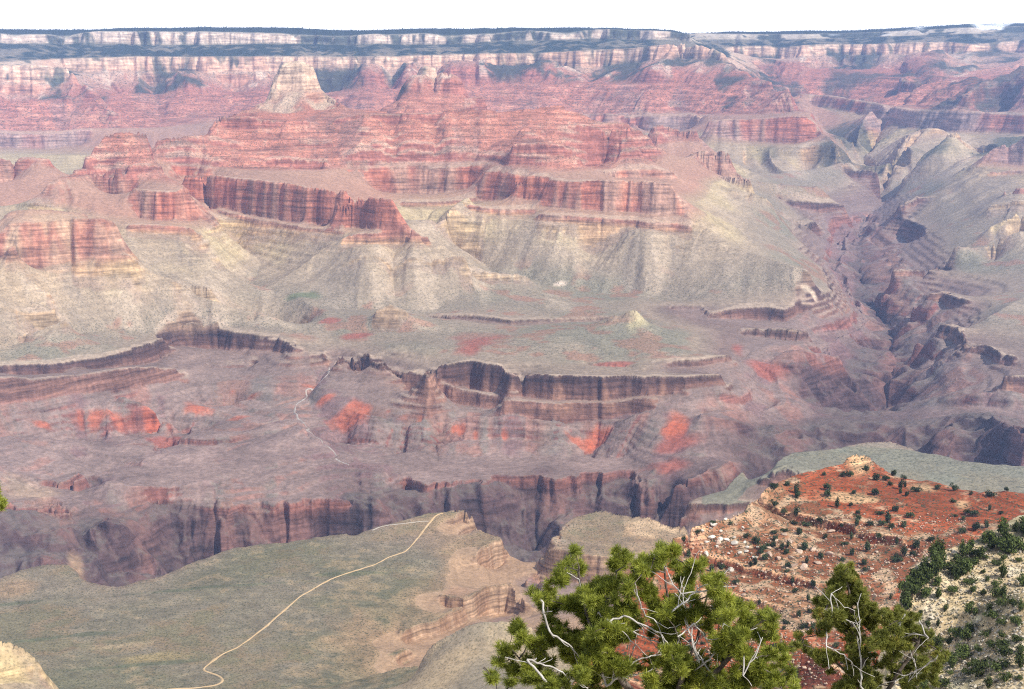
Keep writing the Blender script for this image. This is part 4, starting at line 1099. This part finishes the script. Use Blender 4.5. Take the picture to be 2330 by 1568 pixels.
# ------------------------------------------------------------------ bushes and boulders
def leaf_clump(seed, n, size, wide=1.0, tall=1.0, lobes=6):
    """a juniper bush: short stems inside a crown of many small leaf faces gathered in uneven lobes"""
    g = np.random.default_rng(seed)
    lc = g.normal(0, 1, (lobes, 3)); lc /= np.linalg.norm(lc, axis=1)[:, None]
    lc *= g.uniform(.12, .62, (lobes, 1)); lc[:, 2] = np.abs(lc[:, 2]) * 1.0 + .28
    lr = g.uniform(.22, .38, lobes)
    which = g.integers(0, lobes, n)
    d = g.normal(0, 1, (n, 3)); d /= np.linalg.norm(d, axis=1)[:, None]
    p = lc[which] + d * (lr[which] * g.uniform(.25, 1.1, n) ** .6)[:, None] + g.normal(0, .035, (n, 3))
    p *= np.array([wide, wide, tall])
    p[:, 2] = np.maximum(p[:, 2], .02)
    u = g.normal(0, 1, (n, 3)); u /= np.linalg.norm(u, axis=1)[:, None]
    v = np.cross(u, d + g.normal(0, .4, (n, 3))); v /= np.linalg.norm(v, axis=1)[:, None] + 1e-6
    s = g.uniform(.6, 1.4, (n, 1)) * size
    V = np.stack([p - u * s, p - v * s * .6, p + u * s, p + v * s * .6], 1).reshape(-1, 3)
    Fq = np.arange(n * 4).reshape(n, 4)
    return V, Fq

def stems(seed, hgt):
    g = np.random.default_rng(seed + 99)
    V, Fq = [], []
    for k in range(4):
        a = g.uniform(0, 6.28); dx, dy = math.cos(a) * .25, math.sin(a) * .25
        b = len(V)
        for (r, x, y, z) in ((.05, 0, 0, -.12), (.035, dx * .5, dy * .5, hgt * .35), (.012, dx, dy, hgt * .7)):
            for q in range(4):
                V.append((x + r * math.cos(q * 1.57), y + r * math.sin(q * 1.57), z))
        for lv in range(2):
            for q in range(4):
                Fq.append((b + lv * 4 + q, b + lv * 4 + (q + 1) % 4, b + lv * 4 + 4 + (q + 1) % 4, b + lv * 4 + 4 + q))
    return np.array(V), np.array(Fq)

MAT_JUN = noisy_mat('juniper_green', (.038,.055,.018), (.12,.15,.042), 3.0, rnd=0.35)
MAT_JUN2 = noisy_mat('juniper_dark', (.030,.046,.022), (.075,.10,.04), 3.0, rnd=0.35)
MAT_BARK = noisy_mat('bush_bark', (.13,.10,.08), (.24,.20,.16), 6.0)
bush_mesh = []
for k in range(7):
    V, Fq = leaf_clump(100 + k, 620, .075, wide=(1.0, .8, 1.15, .7, .9, 1.2, .6)[k], tall=(1.0, 1.25, .8, 1.5, 1.1, .75, 1.7)[k], lobes=5 + k % 4)
    VS, FS = stems(k, .8)
    bush_mesh.append((V, Fq, VS, FS))
bush_data = {}
def bush(x, y, z, size, kind, label, group, mat):
    key = (kind, mat.name)
    if key not in bush_data:
        V, Fq, VS, FS = bush_mesh[kind]
        allV = np.concatenate([V, VS]); allF = np.concatenate([Fq, FS + len(V)])
        o = mesh_np('juniper_bush', allV, allF, [mat, MAT_BARK], mi=np.concatenate([np.zeros(len(Fq)), np.ones(len(FS))]))
        bush_data[key] = o.data
    else:
        o = bpy.data.objects.new('juniper_bush', bush_data[key]); C.objects.link(o)
    o.location = (x, y, z - .04 * size); o.scale = (size, size, size * random.uniform(.85, 1.15)); o.rotation_euler = (0, 0, random.uniform(0, 6.28))
    tag(o, label, 'bush', group)
    return o

def rock_mesh(seed, flat):
    import bmesh
    g = np.random.default_rng(seed)
    bm = bmesh.new(); bmesh.ops.create_icosphere(bm, subdivisions=2, radius=0.5)
    planes = [(v / np.linalg.norm(v), g.uniform(.26, .42)) for v in g.normal(0, 1, (9, 3))]
    for v in bm.verts:
        p = np.array(v.co)
        for nrm, d in planes:
            e = p @ nrm - d
            if e > 0: p = p - nrm * e
        p *= np.array([1.25, .95, flat]) * (1 + g.normal(0, .03))
        v.co = p
    me = bpy.data.meshes.new('boulder'); bm.to_mesh(me); bm.free()
    return me
MAT_PALE = noisy_mat('pale_boulder', (.56,.50,.42), (.74,.68,.58), 1.6, rnd=.12)
MAT_TAN = noisy_mat('tan_boulder', (.44,.30,.21), (.62,.47,.36), 1.6, rnd=.2)
MAT_LIME = noisy_mat('limestone_boulder', (.48,.41,.31), (.70,.63,.51), 1.6, rnd=.2)
rocks = {}
def boulder(x, y, z, size, k, label, group, mat):
    key = (k, mat.name)
    if key not in rocks:
        me = rock_mesh(700 + k, (.62, .8, .7, .5, .9)[k]); me.materials.append(mat); rocks[key] = me
    o = bpy.data.objects.new('boulder', rocks[key]); C.objects.link(o)
    o.location = (x, y, z + size * .12); o.scale = (size,) * 3
    o.rotation_euler = (random.uniform(-.3, .3), random.uniform(-.3, .3), random.uniform(0, 6.28))
    tag(o, label, 'boulder', group)

# big pale blocks on the ridge, where they lie
def K(x, y): return ((2600 + x / 2.614) / 1.758, (1700 + y / 2.614) / 1.758)
for n_, (x, y, s) in enumerate([(670,1050,100),(665,995,80),(545,1112,55),(650,1180,90),(735,1200,65),(595,1230,65),(795,1205,75),(885,1245,85),(1010,1325,65),(590,1350,75),(1100,1390,70),
        (1020,1280,50),(990,1232,45),(1240,1285,80),(1250,1360,80),(1345,1400,80),(1400,1150,70),(940,1340,50),(820,1345,45),(850,1522,75),(1500,1482,100),(1700,1310,90),(1885,1360,100),(1890,1122,90),(1610,1500,110),
        (1460,1222,70),(740,1110,50),(790,992,50),(1215,1150,40),(970,1075,40),(640,1085,45),(1560,1330,80),(1480,1400,80),(1760,1450,90),(1320,1210,50),(1130,1280,40),(700,1270,40),(880,1180,40)]):
    px, py = K(x, y)
    g = ground(px, py)
    if g and g[3] < 1600:
        left = x < 1150
        boulder(g[0], g[1], g[2], s / 2.614 / 1.758 / FPX * g[3] * .95, n_ % 5,
                'white boulder among the cluster on the left shoulder of the red ridge' if left else 'tan sandstone block below the cliff band of the red ridge',
                'white boulders on the ridge shoulder' if left else 'sandstone blocks below the cliff band', MAT_PALE if left else MAT_TAN)

def scatter(n, box, rmin, rmax, fn, seed, gap=0.0):
    """n spots picked over a part of the slope as it is seen, nearest visible ground under each"""
    g = np.random.default_rng(seed); got = []; tries = 0
    while len(got) < n and tries < n * 30:
        tries += 1
        px, py = g.uniform(box[0], box[2]), g.uniform(box[1], box[3])
        h = ground(px, py)
        if h is None or not (rmin < h[3] < rmax): continue
        if gap and any(math.hypot(h[0] - q[0], (h[1] - q[1])) < gap for q in got): continue
        if fn is not None and not fn(px, py, h, g): continue
        got.append(h)
    return got
G_R = 'junipers scattered over the red ridge'
g_ = np.random.default_rng(3)
def crest_side(px, py, h, g): return g.random() < .9
for h in scatter(80, (1700, 1020, 2330, 1290), 1140, 1500, crest_side, 21, 7):
    up = h[3] > 1300
    bush(h[0], h[1], h[2], g_.uniform(3.6, 7.4), int(g_.integers(0, 7)), 'dark green juniper on the red soil near the ridge crest' if up else 'dark green juniper by the cliff band of the red ridge', 'junipers near the ridge crest' if up else 'junipers by the cliff band', MAT_JUN2)
for h in scatter(85, (1545, 1175, 2060, 1560), 900, 1210, None, 22, 6):
    bush(h[0], h[1], h[2], g_.uniform(3.0, 6.0), int(g_.integers(0, 7)), 'dark juniper among boulders on the lower slope of the red ridge', 'junipers on the lower ridge slope', MAT_JUN2)
def edge(px, py, h, g):
    return True
HB = []
for q in range(36):                                   # dense row along the hillside's outer edge
    u = g_.random()
    ex = np.interp(u, [0, .2, .4, .6, .8, 1], [2330, 2262, 2185, 2108, 2060, 2000]); ey = np.interp(u, [0, .2, .4, .6, .8, 1], [1178, 1207, 1242, 1275, 1315, 1420])
    h = ground(ex + g_.uniform(-4, 45), ey + g_.uniform(4, 62))
    if h and h[3] < 700: HB.append((h, 1))
HB += [(h, 0) for h in scatter(102, (2050, 1230, 2330, 1568), 250, 620, None, 23, 3.2)]
for h, e in HB:
    bush(h[0], h[1], h[2], g_.uniform(3.0, 6.2) if e else g_.uniform(1.6, 4.6), int(g_.integers(0, 7)), 'deep green juniper in the thick row along the outer edge of the pale hillside' if e else 'green juniper standing apart on the pale rubble of the hillside',
         'junipers along the hillside edge' if e else 'junipers on the pale hillside', MAT_JUN)
for h in scatter(60, (2060, 1250, 2330, 1568), 250, 600, None, 31):
    boulder(h[0], h[1], h[2], float(np.clip(g_.lognormal(-.1, .5), .5, 3.2)), int(g_.integers(0, 5)), 'pale limestone boulder lying on the hillside rubble', 'limestone boulders on the hillside', MAT_LIME)
for h in scatter(70, (1560, 1200, 2080, 1540), 900, 1240, None, 32):
    boulder(h[0], h[1], h[2], float(np.clip(g_.lognormal(.7, .45), 1.2, 5)), int(g_.integers(0, 5)), 'small tan rock lying on the rubble slope of the red ridge', 'tan rocks on the ridge slope', MAT_TAN)

def rubble(name, label, n, box, rmin, rmax, smin, smax, mat, seed):
    pts = scatter(n, box, rmin, rmax, None, seed)
    g = np.random.default_rng(seed)
    V, Fq = [], []
    oct_ = np.array([(1,0,0),(-1,0,0),(0,1,0),(0,-1,0),(0,0,1),(0,0,-1)], float)
    of = np.array([(0,2,4),(2,1,4),(1,3,4),(3,0,4),(2,0,5),(1,2,5),(3,1,5),(0,3,5)])
    for h in pts:
        s = g.uniform(smin, smax) * g.uniform(.5, 1)
        p = oct_ * g.uniform(.5, 1, (6, 3)) * s * np.array([1, .8, .6]) + g.normal(0, .12 * s, (6, 3))
        a = g.uniform(0, 6.28); ca, sa = math.cos(a), math.sin(a)
        q = np.stack([p[:, 0] * ca - p[:, 1] * sa, p[:, 0] * sa + p[:, 1] * ca, p[:, 2] + .25 * s], -1) + np.array(h[:3])
        Fq.append(of + len(V) * 6); V.append(q)
    o = mesh_np(name, np.concatenate(V), np.concatenate(Fq), mat)
    tag(o, label, kind='stuff')
rubble('rubble', 'loose pale limestone rubble strewn over the hillside', 2600, (2050, 1220, 2330, 1568), 250, 620, .25, 1.1, MAT_LIME, 41)
rubble('rubble', 'loose tan rubble strewn below the ridge cliffs', 2400, (1550, 1170, 2200, 1560), 900, 1300, .7, 2.4, MAT_TAN, 42)

def scrub(name, label, n, box, rmin, rmax, smin, smax, mat, seed):
    pts = scatter(n, box, rmin, rmax, None, seed)
    g = np.random.default_rng(seed)
    H = np.array([h[:3] for h in pts]); m = len(H)
    S = g.uniform(smin, smax, m)
    k = 14
    p = g.normal(0, .42, (m, k, 3)); p[:, :, 2] = np.abs(p[:, :, 2]) * .8
    u = g.normal(0, 1, (m, k, 3)); u /= np.linalg.norm(u, axis=2)[:, :, None]
    v = np.cross(u, g.normal(0, 1, (m, k, 3))); v /= np.linalg.norm(v, axis=2)[:, :, None]
    c = H[:, None, :] + p * S[:, None, None]
    w_ = S[:, None, None] * .24
    V = np.stack([c - u * w_, c - v * w_, c + u * w_, c + v * w_], 2).reshape(-1, 3)
    o = mesh_np(name, V, np.arange(len(V)).reshape(-1, 4), mat)
    tag(o, label, kind='stuff')
MAT_SAGE = noisy_mat('sage_scrub', (.10,.11,.075), (.21,.20,.14), .3)
scrub('undergrowth', 'low grey green scrub between the rocks of the hillside', 900, (2050, 1220, 2330, 1568), 250, 620, .3, .9, MAT_SAGE, 51)
scrub('undergrowth', 'low grey green scrub over the red ridge', 2200, (1545, 1020, 2330, 1560), 900, 1500, .5, 1.6, MAT_SAGE, 52)

# ------------------------------------------------------------------ foreground pines
def grow(root_pts, clumps, bend=0.12, seed=1):
    """skeleton: given stems (polylines) and clump centres; each clump is joined to the nearest wood, nearest first.
    returns nodes (position, parent) and the node index of each clump"""
    g = np.random.default_rng(seed)
    P, par = [], []
    for line in root_pts:
        start = None
        for k, p in enumerate(line):
            if k == 0 and P:
                d = [np.linalg.norm(np.array(q) - p) for q in P]
                start = int(np.argmin(d)); prev = start
                continue
            a = np.array(P[prev]) if (P and k > 0) or start is not None else None
            if a is None:
                P.append(np.array(p)); par.append(-1); prev = 0
            else:
                n = max(2, int(np.linalg.norm(p - a) / .12))
                for t in range(1, n + 1):
                    q = a + (p - a) * t / n + g.normal(0, .012, 3)
                    P.append(q); par.append(prev); prev = len(P) - 1
    root = P[0]
    order = np.argsort([min(np.linalg.norm(np.array(q) - c) for q in P) for c in clumps])
    tip = {}
    for ci in order:
        c = clumps[ci]
        A = np.array(P)
        d = np.linalg.norm(A - c, axis=1) + .35 * np.maximum(0, A[:, 2] - c[2] + .05)
        k = int(np.argmin(d))
        a = A[k]
        n = max(2, int(np.linalg.norm(c - a) / .09))
        side = g.normal(0, bend * np.linalg.norm(c - a), 3)
        prev = k
        for t in range(1, n + 1):
            u = t / n
            q = a + (c - a) * u + side * math.sin(u * math.pi) + np.array([0, 0, -.06 * np.linalg.norm(c - a) * math.sin(u * math.pi)]) + g.normal(0, .008, 3)
            P.append(q); par.append(prev); prev = len(P) - 1
        tip[ci] = prev
    return np.array(P), np.array(par), tip

def tubes(P, par, r_tip, r_exp, r_max, sides=6):
    n = len(P)
    r = np.full(n, 0.0)
    kids = np.zeros(n, int)
    for i in range(n - 1, 0, -1):
        if par[i] >= 0: kids[par[i]] += 1
    area = np.zeros(n)
    for i in range(n - 1, -1, -1):
        if kids[i] == 0: area[i] = r_tip ** r_exp
        if par[i] >= 0: area[par[i]] += area[i] * 1.02
    r = np.minimum(area ** (1 / r_exp), r_max)
    V, Fq = [], []
    an = np.arange(sides) * 2 * math.pi / sides
    for i in range(n):
        p = par[i]
        if p < 0: continue
        a, b = P[p], P[i]
        d = b - a; ln = np.linalg.norm(d)
        if ln < 1e-6: continue
        d = d / ln
        u = np.cross(d, (0.3, 0.2, 1.0)); u /= np.linalg.norm(u) + 1e-9; v = np.cross(d, u)
        ra = min(r[p], r[i] * 1.35)
        b0 = len(V) * sides
        V.append(a - d * ra * .3 + ra * (np.cos(an)[:, None] * u + np.sin(an)[:, None] * v))
        V.append(b + r[i] * (np.cos(an)[:, None] * u + np.sin(an)[:, None] * v))
        for q in range(sides):
            Fq.append((b0 + q, b0 + (q + 1) % sides, b0 + sides + (q + 1) % sides, b0 + sides + q))
    return np.concatenate(V), np.array(Fq), r

def needles(cent, rad, per, count, ln, wd, seed, up=0.5):
    """tufts of needles round each clump centre: every tuft a brush of thin blades on a twig end"""
    g = np.random.default_rng(seed)
    T, A = [], []
    for c, r in zip(cent, rad):
        n = max(5, int(per * (r / .08) ** 2))
        d = g.normal(0, 1, (n, 3)); d /= np.linalg.norm(d, axis=1)[:, None]
        d[:, 2] = d[:, 2] * .8 + .12
        T.append(c + d * (r * g.uniform(.25, 1.0, n) ** .6)[:, None])
        ax = d + np.array([0, 0, up]) + g.normal(0, .25, (n, 3)); A.append(ax / np.linalg.norm(ax, axis=1)[:, None])
    T = np.concatenate(T); A = np.concatenate(A)
    m = len(T)
    d = A[:, None, :] * .75 + g.normal(0, .55, (m, count, 3)); d /= np.linalg.norm(d, axis=2)[:, :, None]
    L_ = ln * g.uniform(.6, 1.15, (m, count, 1))
    base = T[:, None, :] - A[:, None, :] * (g.uniform(0, .05, (m, count, 1)))
    s = np.cross(d, g.normal(0, 1, (m, count, 3))); s /= np.linalg.norm(s, axis=2)[:, :, None] + 1e-9
    a = base - s * wd; b = base + s * wd; tip = base + d * L_
    V = np.stack([a, b, tip + s * wd * .4, tip - s * wd * .4], 2).reshape(-1, 3)
    return V, np.arange(len(V)).reshape(-1, 4), T, A

def leaf_mat(name, dark, light, tipc):
    m, n, l, b = nodes_of(name)
    geo = node(n, 'ShaderNodeNewGeometry')
    t = node(n, 'ShaderNodeTexNoise', i_Scale=5.0, i_Detail=2.0)
    l.new(geo.outputs['Position'], t.inputs['Vector'])
    r = node(n, 'ShaderNodeValToRGB')
    r.color_ramp.elements[0].position = 0.3; r.color_ramp.elements[1].position = 0.72
    r.color_ramp.elements[0].color = (*dark, 1); r.color_ramp.elements[1].color = (*light, 1)
    e = r.color_ramp.elements.new(0.86); e.color = (*tipc, 1)
    mx_ = node(n, 'ShaderNodeMath', operation='MULTIPLY_ADD'); mx_.inputs[1].default_value = 0.34; 
    l.new(geo.outputs['Random Per Island'], mx_.inputs[0]); 
    sub = node(n, 'ShaderNodeMath', operation='SUBTRACT'); sub.inputs[1].default_value = 0.17
    l.new(t.outputs['Fac'], sub.inputs[0]); l.new(sub.outputs['Value'], mx_.inputs[2])
    l.new(mx_.outputs['Value'], r.inputs['Fac'])
    l.new(r.outputs['Color'], b.inputs['Base Color'])
    b.inputs['Roughness'].default_value = 0.55
    b.inputs['Specular IOR Level'].default_value = 0.3
    tr = node(n, 'ShaderNodeBsdfTranslucent'); l.new(r.outputs['Color'], tr.inputs['Color'])
    ms = node(n, 'ShaderNodeMixShader'); ms.inputs['Fac'].default_value = 0.3
    out = n['Material Output']
    l.new(b.outputs['BSDF'], ms.inputs[1]); l.new(tr.outputs['BSDF'], ms.inputs[2]); l.new(ms.outputs['Shader'], out.inputs['Surface'])
    return m

MAT_PINE = leaf_mat('pine_needles', (.12,.15,.022), (.42,.45,.065), (.58,.56,.11))
MAT_PINE2 = leaf_mat('juniper_sprays', (.11,.125,.025), (.33,.34,.07), (.46,.29,.07))
MAT_PBARK = noisy_mat('pine_bark', (.07,.055,.045), (.20,.165,.14), 9.0)
MAT_DEAD = noisy_mat('bare_grey_wood', (.34,.31,.28), (.62,.59,.55), 8.0)

def pine(name, label, R, stems_px, blobs, dead, extra, leafm, per, count, ln, wd, seed, depth=0.8, cat='pine tree', rtrunk=.16, fill=.24):
    g = np.random.default_rng(seed)
    b0 = point(stems_px[0][0][0], 1568, R)
    base = np.array([b0[0], b0[1], near_z(b0[0], b0[1]) - .15])
    root = empty(name, base)
    tag(root, label, cat)
    def pt(x, y, dr=0.0): return point(x, y, R + dr)
    lines = []
    for k, sp in enumerate(stems_px):
        q = [pt(*p) for p in sp]
        lines.append(([base] if k == 0 else []) + q)
    cent, rad = [], []
    for (x, y, r) in blobs + extra:
        dr = g.normal(0, depth * .5)
        for s in range(3):
            cent.append(pt(x + g.normal(0, r * .4), y + g.normal(0, r * .35), dr + g.normal(0, .25)))
            rad.append(r * .72 / FPX * R)
    C0 = np.array(cent); R0 = np.array(rad)
    for i in range(len(C0)):                      # fill between neighbouring clumps
        near = np.argsort(np.linalg.norm(C0 - C0[i], axis=1))[2:9]
        for j in near:
            dd = np.linalg.norm(C0[i] - C0[j])
            if dd < 5.0 * R0[i] and g.random() < fill:
                cent.append((C0[i] + C0[j]) / 2 + g.normal(0, .03, 3)); rad.append(min(R0[i], R0[j]) * .9)
    cent = np.array(cent)
    P, par, tip = grow(lines, cent, seed=seed)
    V, Fq, r = tubes(P, par, .0045, 2.35, rtrunk)
    mesh_np('trunk', V - base, Fq, MAT_PBARK, root, True)
    V, Fq, T, A = needles(cent, rad, per, count, ln, wd, seed)
    mesh_np('crown', V - base, Fq, leafm, root)
    # bare grey twigs
    for line in dead:
        DP, dpar = [], []
        dr = g.uniform(-1.0, -.3)
        pr = -1
        q = [pt(x, y, dr + .1 * k) for k, (x, y) in enumerate(line)]
        q = [P[int(np.argmin(np.linalg.norm(P - q[0], axis=1)))]] + q
        dense = []
        for k in range(len(q) - 1):
            n = max(2, int(np.linalg.norm(q[k + 1] - q[k]) / .05))
            for t in range(n): dense.append(q[k] + (q[k + 1] - q[k]) * t / n + g.normal(0, .006, 3))
        dense.append(q[-1])
        for k, p in enumerate(dense):
            DP.append(p); dpar.append(pr); pr = len(DP) - 1
            if k > 2 and g.random() < .42:
                d = dense[min(k + 1, len(dense) - 1)] - dense[k - 1]; d /= np.linalg.norm(d) + 1e-9
                d = d + g.normal(0, .65, 3); d /= np.linalg.norm(d)
                lp = pr; c = p.copy(); L_ = g.uniform(.1, .34)
                for t in range(5):
                    d = d + g.normal(0, .16, 3); d /= np.linalg.norm(d)
                    c = c + d * L_ / 5
                    DP.append(c.copy()); dpar.append(lp); lp = len(DP) - 1
        V, Fq, r = tubes(np.array(DP), np.array(dpar), .0038, 2.2, .019, 5)
        mesh_np('dead_branch', V - base, Fq, MAT_DEAD, root, True)
    return root, T

main_blobs = [(1305,1250,16),(1320,1290,24),(1290,1320,24),(1280,1290,16),(1405,1255,16),(1395,1288,22),(1425,1275,16),(1500,1243,16),(1515,1270,28),(1480,1280,24),(1455,1300,24),(1545,1300,28),(1590,1285,20),(1620,1310,24),(1632,1350,26),(1560,1345,22),(1370,1340,30),
    (1330,1350,25),(1400,1330,25),(1440,1340,25),(1290,1372,30),(1250,1352,20),(1222,1358,18),(1238,1386,24),(1330,1400,30),(1380,1390,30),(1420,1380,30),(1480,1358,25),(1520,1395,18),(1595,1395,24),(1622,1420,25),(1182,1418,18),(1168,1440,20),(1200,1462,25),(1150,1482,24),
    (1130,1502,18),(1118,1542,20),(1170,1522,25),(1250,1440,25),(1280,1462,25),(1240,1502,25),(1300,1502,28),(1350,1450,25),(1200,1552,25),(1260,1552,28),(1330,1550,28),(1400,1440,25),(1450,1420,20),(1650,1400,25),(1680,1378,20),(1700,1408,25),(1732,1398,18),(1752,1420,20),
    (1720,1440,25),(1680,1450,28),(1640,1470,25),(1762,1452,16),(1772,1482,18),(1740,1502,25),(1700,1512,28),(1650,1522,28),(1790,1522,18),(1762,1552,25),(1808,1560,16),(1600,1542,28),(1552,1500,18),(1560,1552,28),(1480,1542,25),(1430,1520,25),(1400,1552,28),(1690,1562,28),(1640,1562,25),(1520,1560,25)]
gb = np.random.default_rng(77)
main_blobs += [(float(gb.uniform(1335, 1570)), float(gb.uniform(1375, 1566)), 24) for _ in range(26)] + [(float(gb.uniform(1560, 1720)), float(gb.uniform(1470, 1566)), 24) for _ in range(10)] + [(float(gb.uniform(1240, 1400)), float(gb.uniform(1400, 1560)), 22) for _ in range(8)]
main_extra = [(1110 + 48 * k + (k % 3) * 9, 1600 + 26 * (k % 4), 30) for k in range(15)] + [(1180 + 60 * k, 1720 + 20 * (k % 3), 32) for k in range(10)]
main_stems = [[(1545,1780),(1538,1640),(1550,1520),(1530,1420),(1515,1330),(1510,1275)], [(1540,1700),(1450,1590),(1370,1490),(1335,1400),(1315,1300)], [(1548,1600),(1640,1520),(1700,1440),(1735,1410)],
              [(1538,1660),(1330,1610),(1220,1540),(1160,1470)], [(1546,1540),(1590,1430),(1610,1340)], [(1372,1495),(1400,1400),(1402,1300)]]
main_dead = [[(1600,1540),(1578,1470),(1560,1400),(1552,1350),(1572,1305)], [(1556,1372),(1590,1340),(1625,1322)], [(1552,1350),(1532,1330),(1522,1308)], [(1330,1372),(1400,1420),(1470,1450),(1535,1478)], [(1360,1395),(1420,1440),(1480,1500)], [(1380,1562),(1450,1500),(1560,1478)],
             [(1615,1500),(1655,1455),(1692,1440)], [(1290,1300),(1318,1320),(1325,1352)], [(1580,1420),(1600,1440),(1612,1470)], [(1250,1440),(1300,1470),(1340,1530)], [(1420,1400),(1500,1440),(1548,1500)], [(1640,1560),(1600,1510),(1572,1450)], [(1690,1540),(1720,1490),(1735,1450)],
             [(1400,1545),(1470,1530),(1520,1500)], [(1200,1500),(1260,1520),(1330,1560)], [(1450,1360),(1470,1400),(1520,1430)], [(1655,1470),(1640,1430),(1655,1395)]]
t1, T1 = pine('pinyon_pine', 'large bright green pine with bare grey twigs in the foreground', 15.5, main_stems, main_blobs, main_dead, main_extra, MAT_PINE, 15, 40, .070, .0028, 11)

sec_blobs = [(1925,1292,16),(1910,1312,20),(1942,1312,20),(1900,1337,24),(1950,1337,20),(1890,1357,20),(1872,1376,20),(1920,1370,26),(1960,1362,18),(1862,1402,20),(1900,1402,26),(1940,1402,24),(1980,1392,18),(1872,1430,20),(1930,1432,24),(1980,1422,24),(2022,1402,20),(2060,1396,18),
    (2088,1402,14),(2040,1432,24),(2000,1452,26),(2080,1432,20),(2108,1442,15),(2098,1472,20),(2050,1472,24),(1950,1472,26),(2138,1492,15),(2130,1522,18),(2080,1512,24),(2022,1502,26),(1960,1512,26),(2120,1552,18),(2060,1552,26),(2000,1546,26),(1950,1552,26),(1812,1442,15),(1802,1468,17),(1835,1472,18),(1862,1490,20),
    (1900,1500,20),(1990,1575,26),(1920,1572,26)]
sec_extra = [(1890 + 34 * k, 1600 + 22 * (k % 3), 26) for k in range(9)] + [(1900 + 40 * k, 1690 + 20 * (k % 2), 28) for k in range(6)]
sec_stems = [[(1975,1760),(1970,1640),(1965,1520),(1940,1420),(1928,1330),(1925,1298)], [(1970,1640),(2040,1540),(2090,1460)], [(1966,1560),(1890,1500),(1830,1465)]]
sec_dead = [[(1960,1560),(1958,1480),(1955,1410),(1950,1370)], [(1870,1385),(1910,1400),(1950,1420)], [(2080,1500),(2040,1480),(1990,1470)], [(2130,1500),(2060,1540),(2000,1560)], [(1880,1470),(1920,1490),(1960,1530)], [(2060,1400),(2040,1440),(2010,1480)], [(2110,1450),(2080,1440),(2050,1450)], [(1890,1350),(1920,1380),(1945,1390)]]
t2, T2 = pine('juniper_tree', 'smaller olive green juniper with brown tips right of the large pine', 20.0, sec_stems, sec_blobs, sec_dead, sec_extra, MAT_PINE2, 15, 36, .050, .0034, 12, cat='juniper tree', rtrunk=.14, fill=.5)
side_blobs = [(-4,1136,15),(-14,1122,15),(2,1148,8),(-30,1140,20),(-60,1130,30),(-95,1180,40),(-110,1120,40),(-140,1240,45),(-150,1160,45),(-190,1110,40),(-200,1300,45),(-230,1200,50),(-260,1260,45)]
t3, T3 = pine('pine_sapling', 'pine whose green branch tip pokes in at the left edge', 14.0, [[(-230,1700),(-215,1450),(-205,1250),(-195,1140)], [(-210,1300),(-120,1200),(-50,1150)]], side_blobs, [], [(-150,1400,45), (-270,1420,45), (-200,1500,50)], MAT_PINE, 13, 44, .058, .0026, 13, rtrunk=.07)

# ------------------------------------------------------------------ haze
def haze_box():
    me = bpy.data.meshes.new('haze')
    x0, x1, y0, y1, z0, z1 = -9500, 9500, -300, 20400, 690, 2760
    v = [(x, y, z) for z in (z0, z1) for y in (y0, y1) for x in (x0, x1)]
    me.from_pydata(v, [], [(0,2,3,1),(4,5,7,6),(0,1,5,4),(2,6,7,3),(0,4,6,2),(1,3,7,5)])
    o = bpy.data.objects.new('haze', me); C.objects.link(o)
    o['kind'] = 'stuff'; o['label'] = 'thin pale blue haze filling the canyon'
    m = bpy.data.materials.new('haze'); m.use_nodes = True
    n = m.node_tree.nodes; n.clear()
    out = n.new('ShaderNodeOutputMaterial'); pv = n.new('ShaderNodeVolumePrincipled')
    pv.inputs['Color'].default_value = (.38, .55, 1.0, 1)
    pv.inputs['Density'].default_value = HAZE
    pv.inputs['Anisotropy'].default_value = 0.0
    m.node_tree.links.new(pv.outputs['Volume'], out.inputs['Volume'])
    me.materials.append(m)
HAZE = 2.8e-5
haze_box()
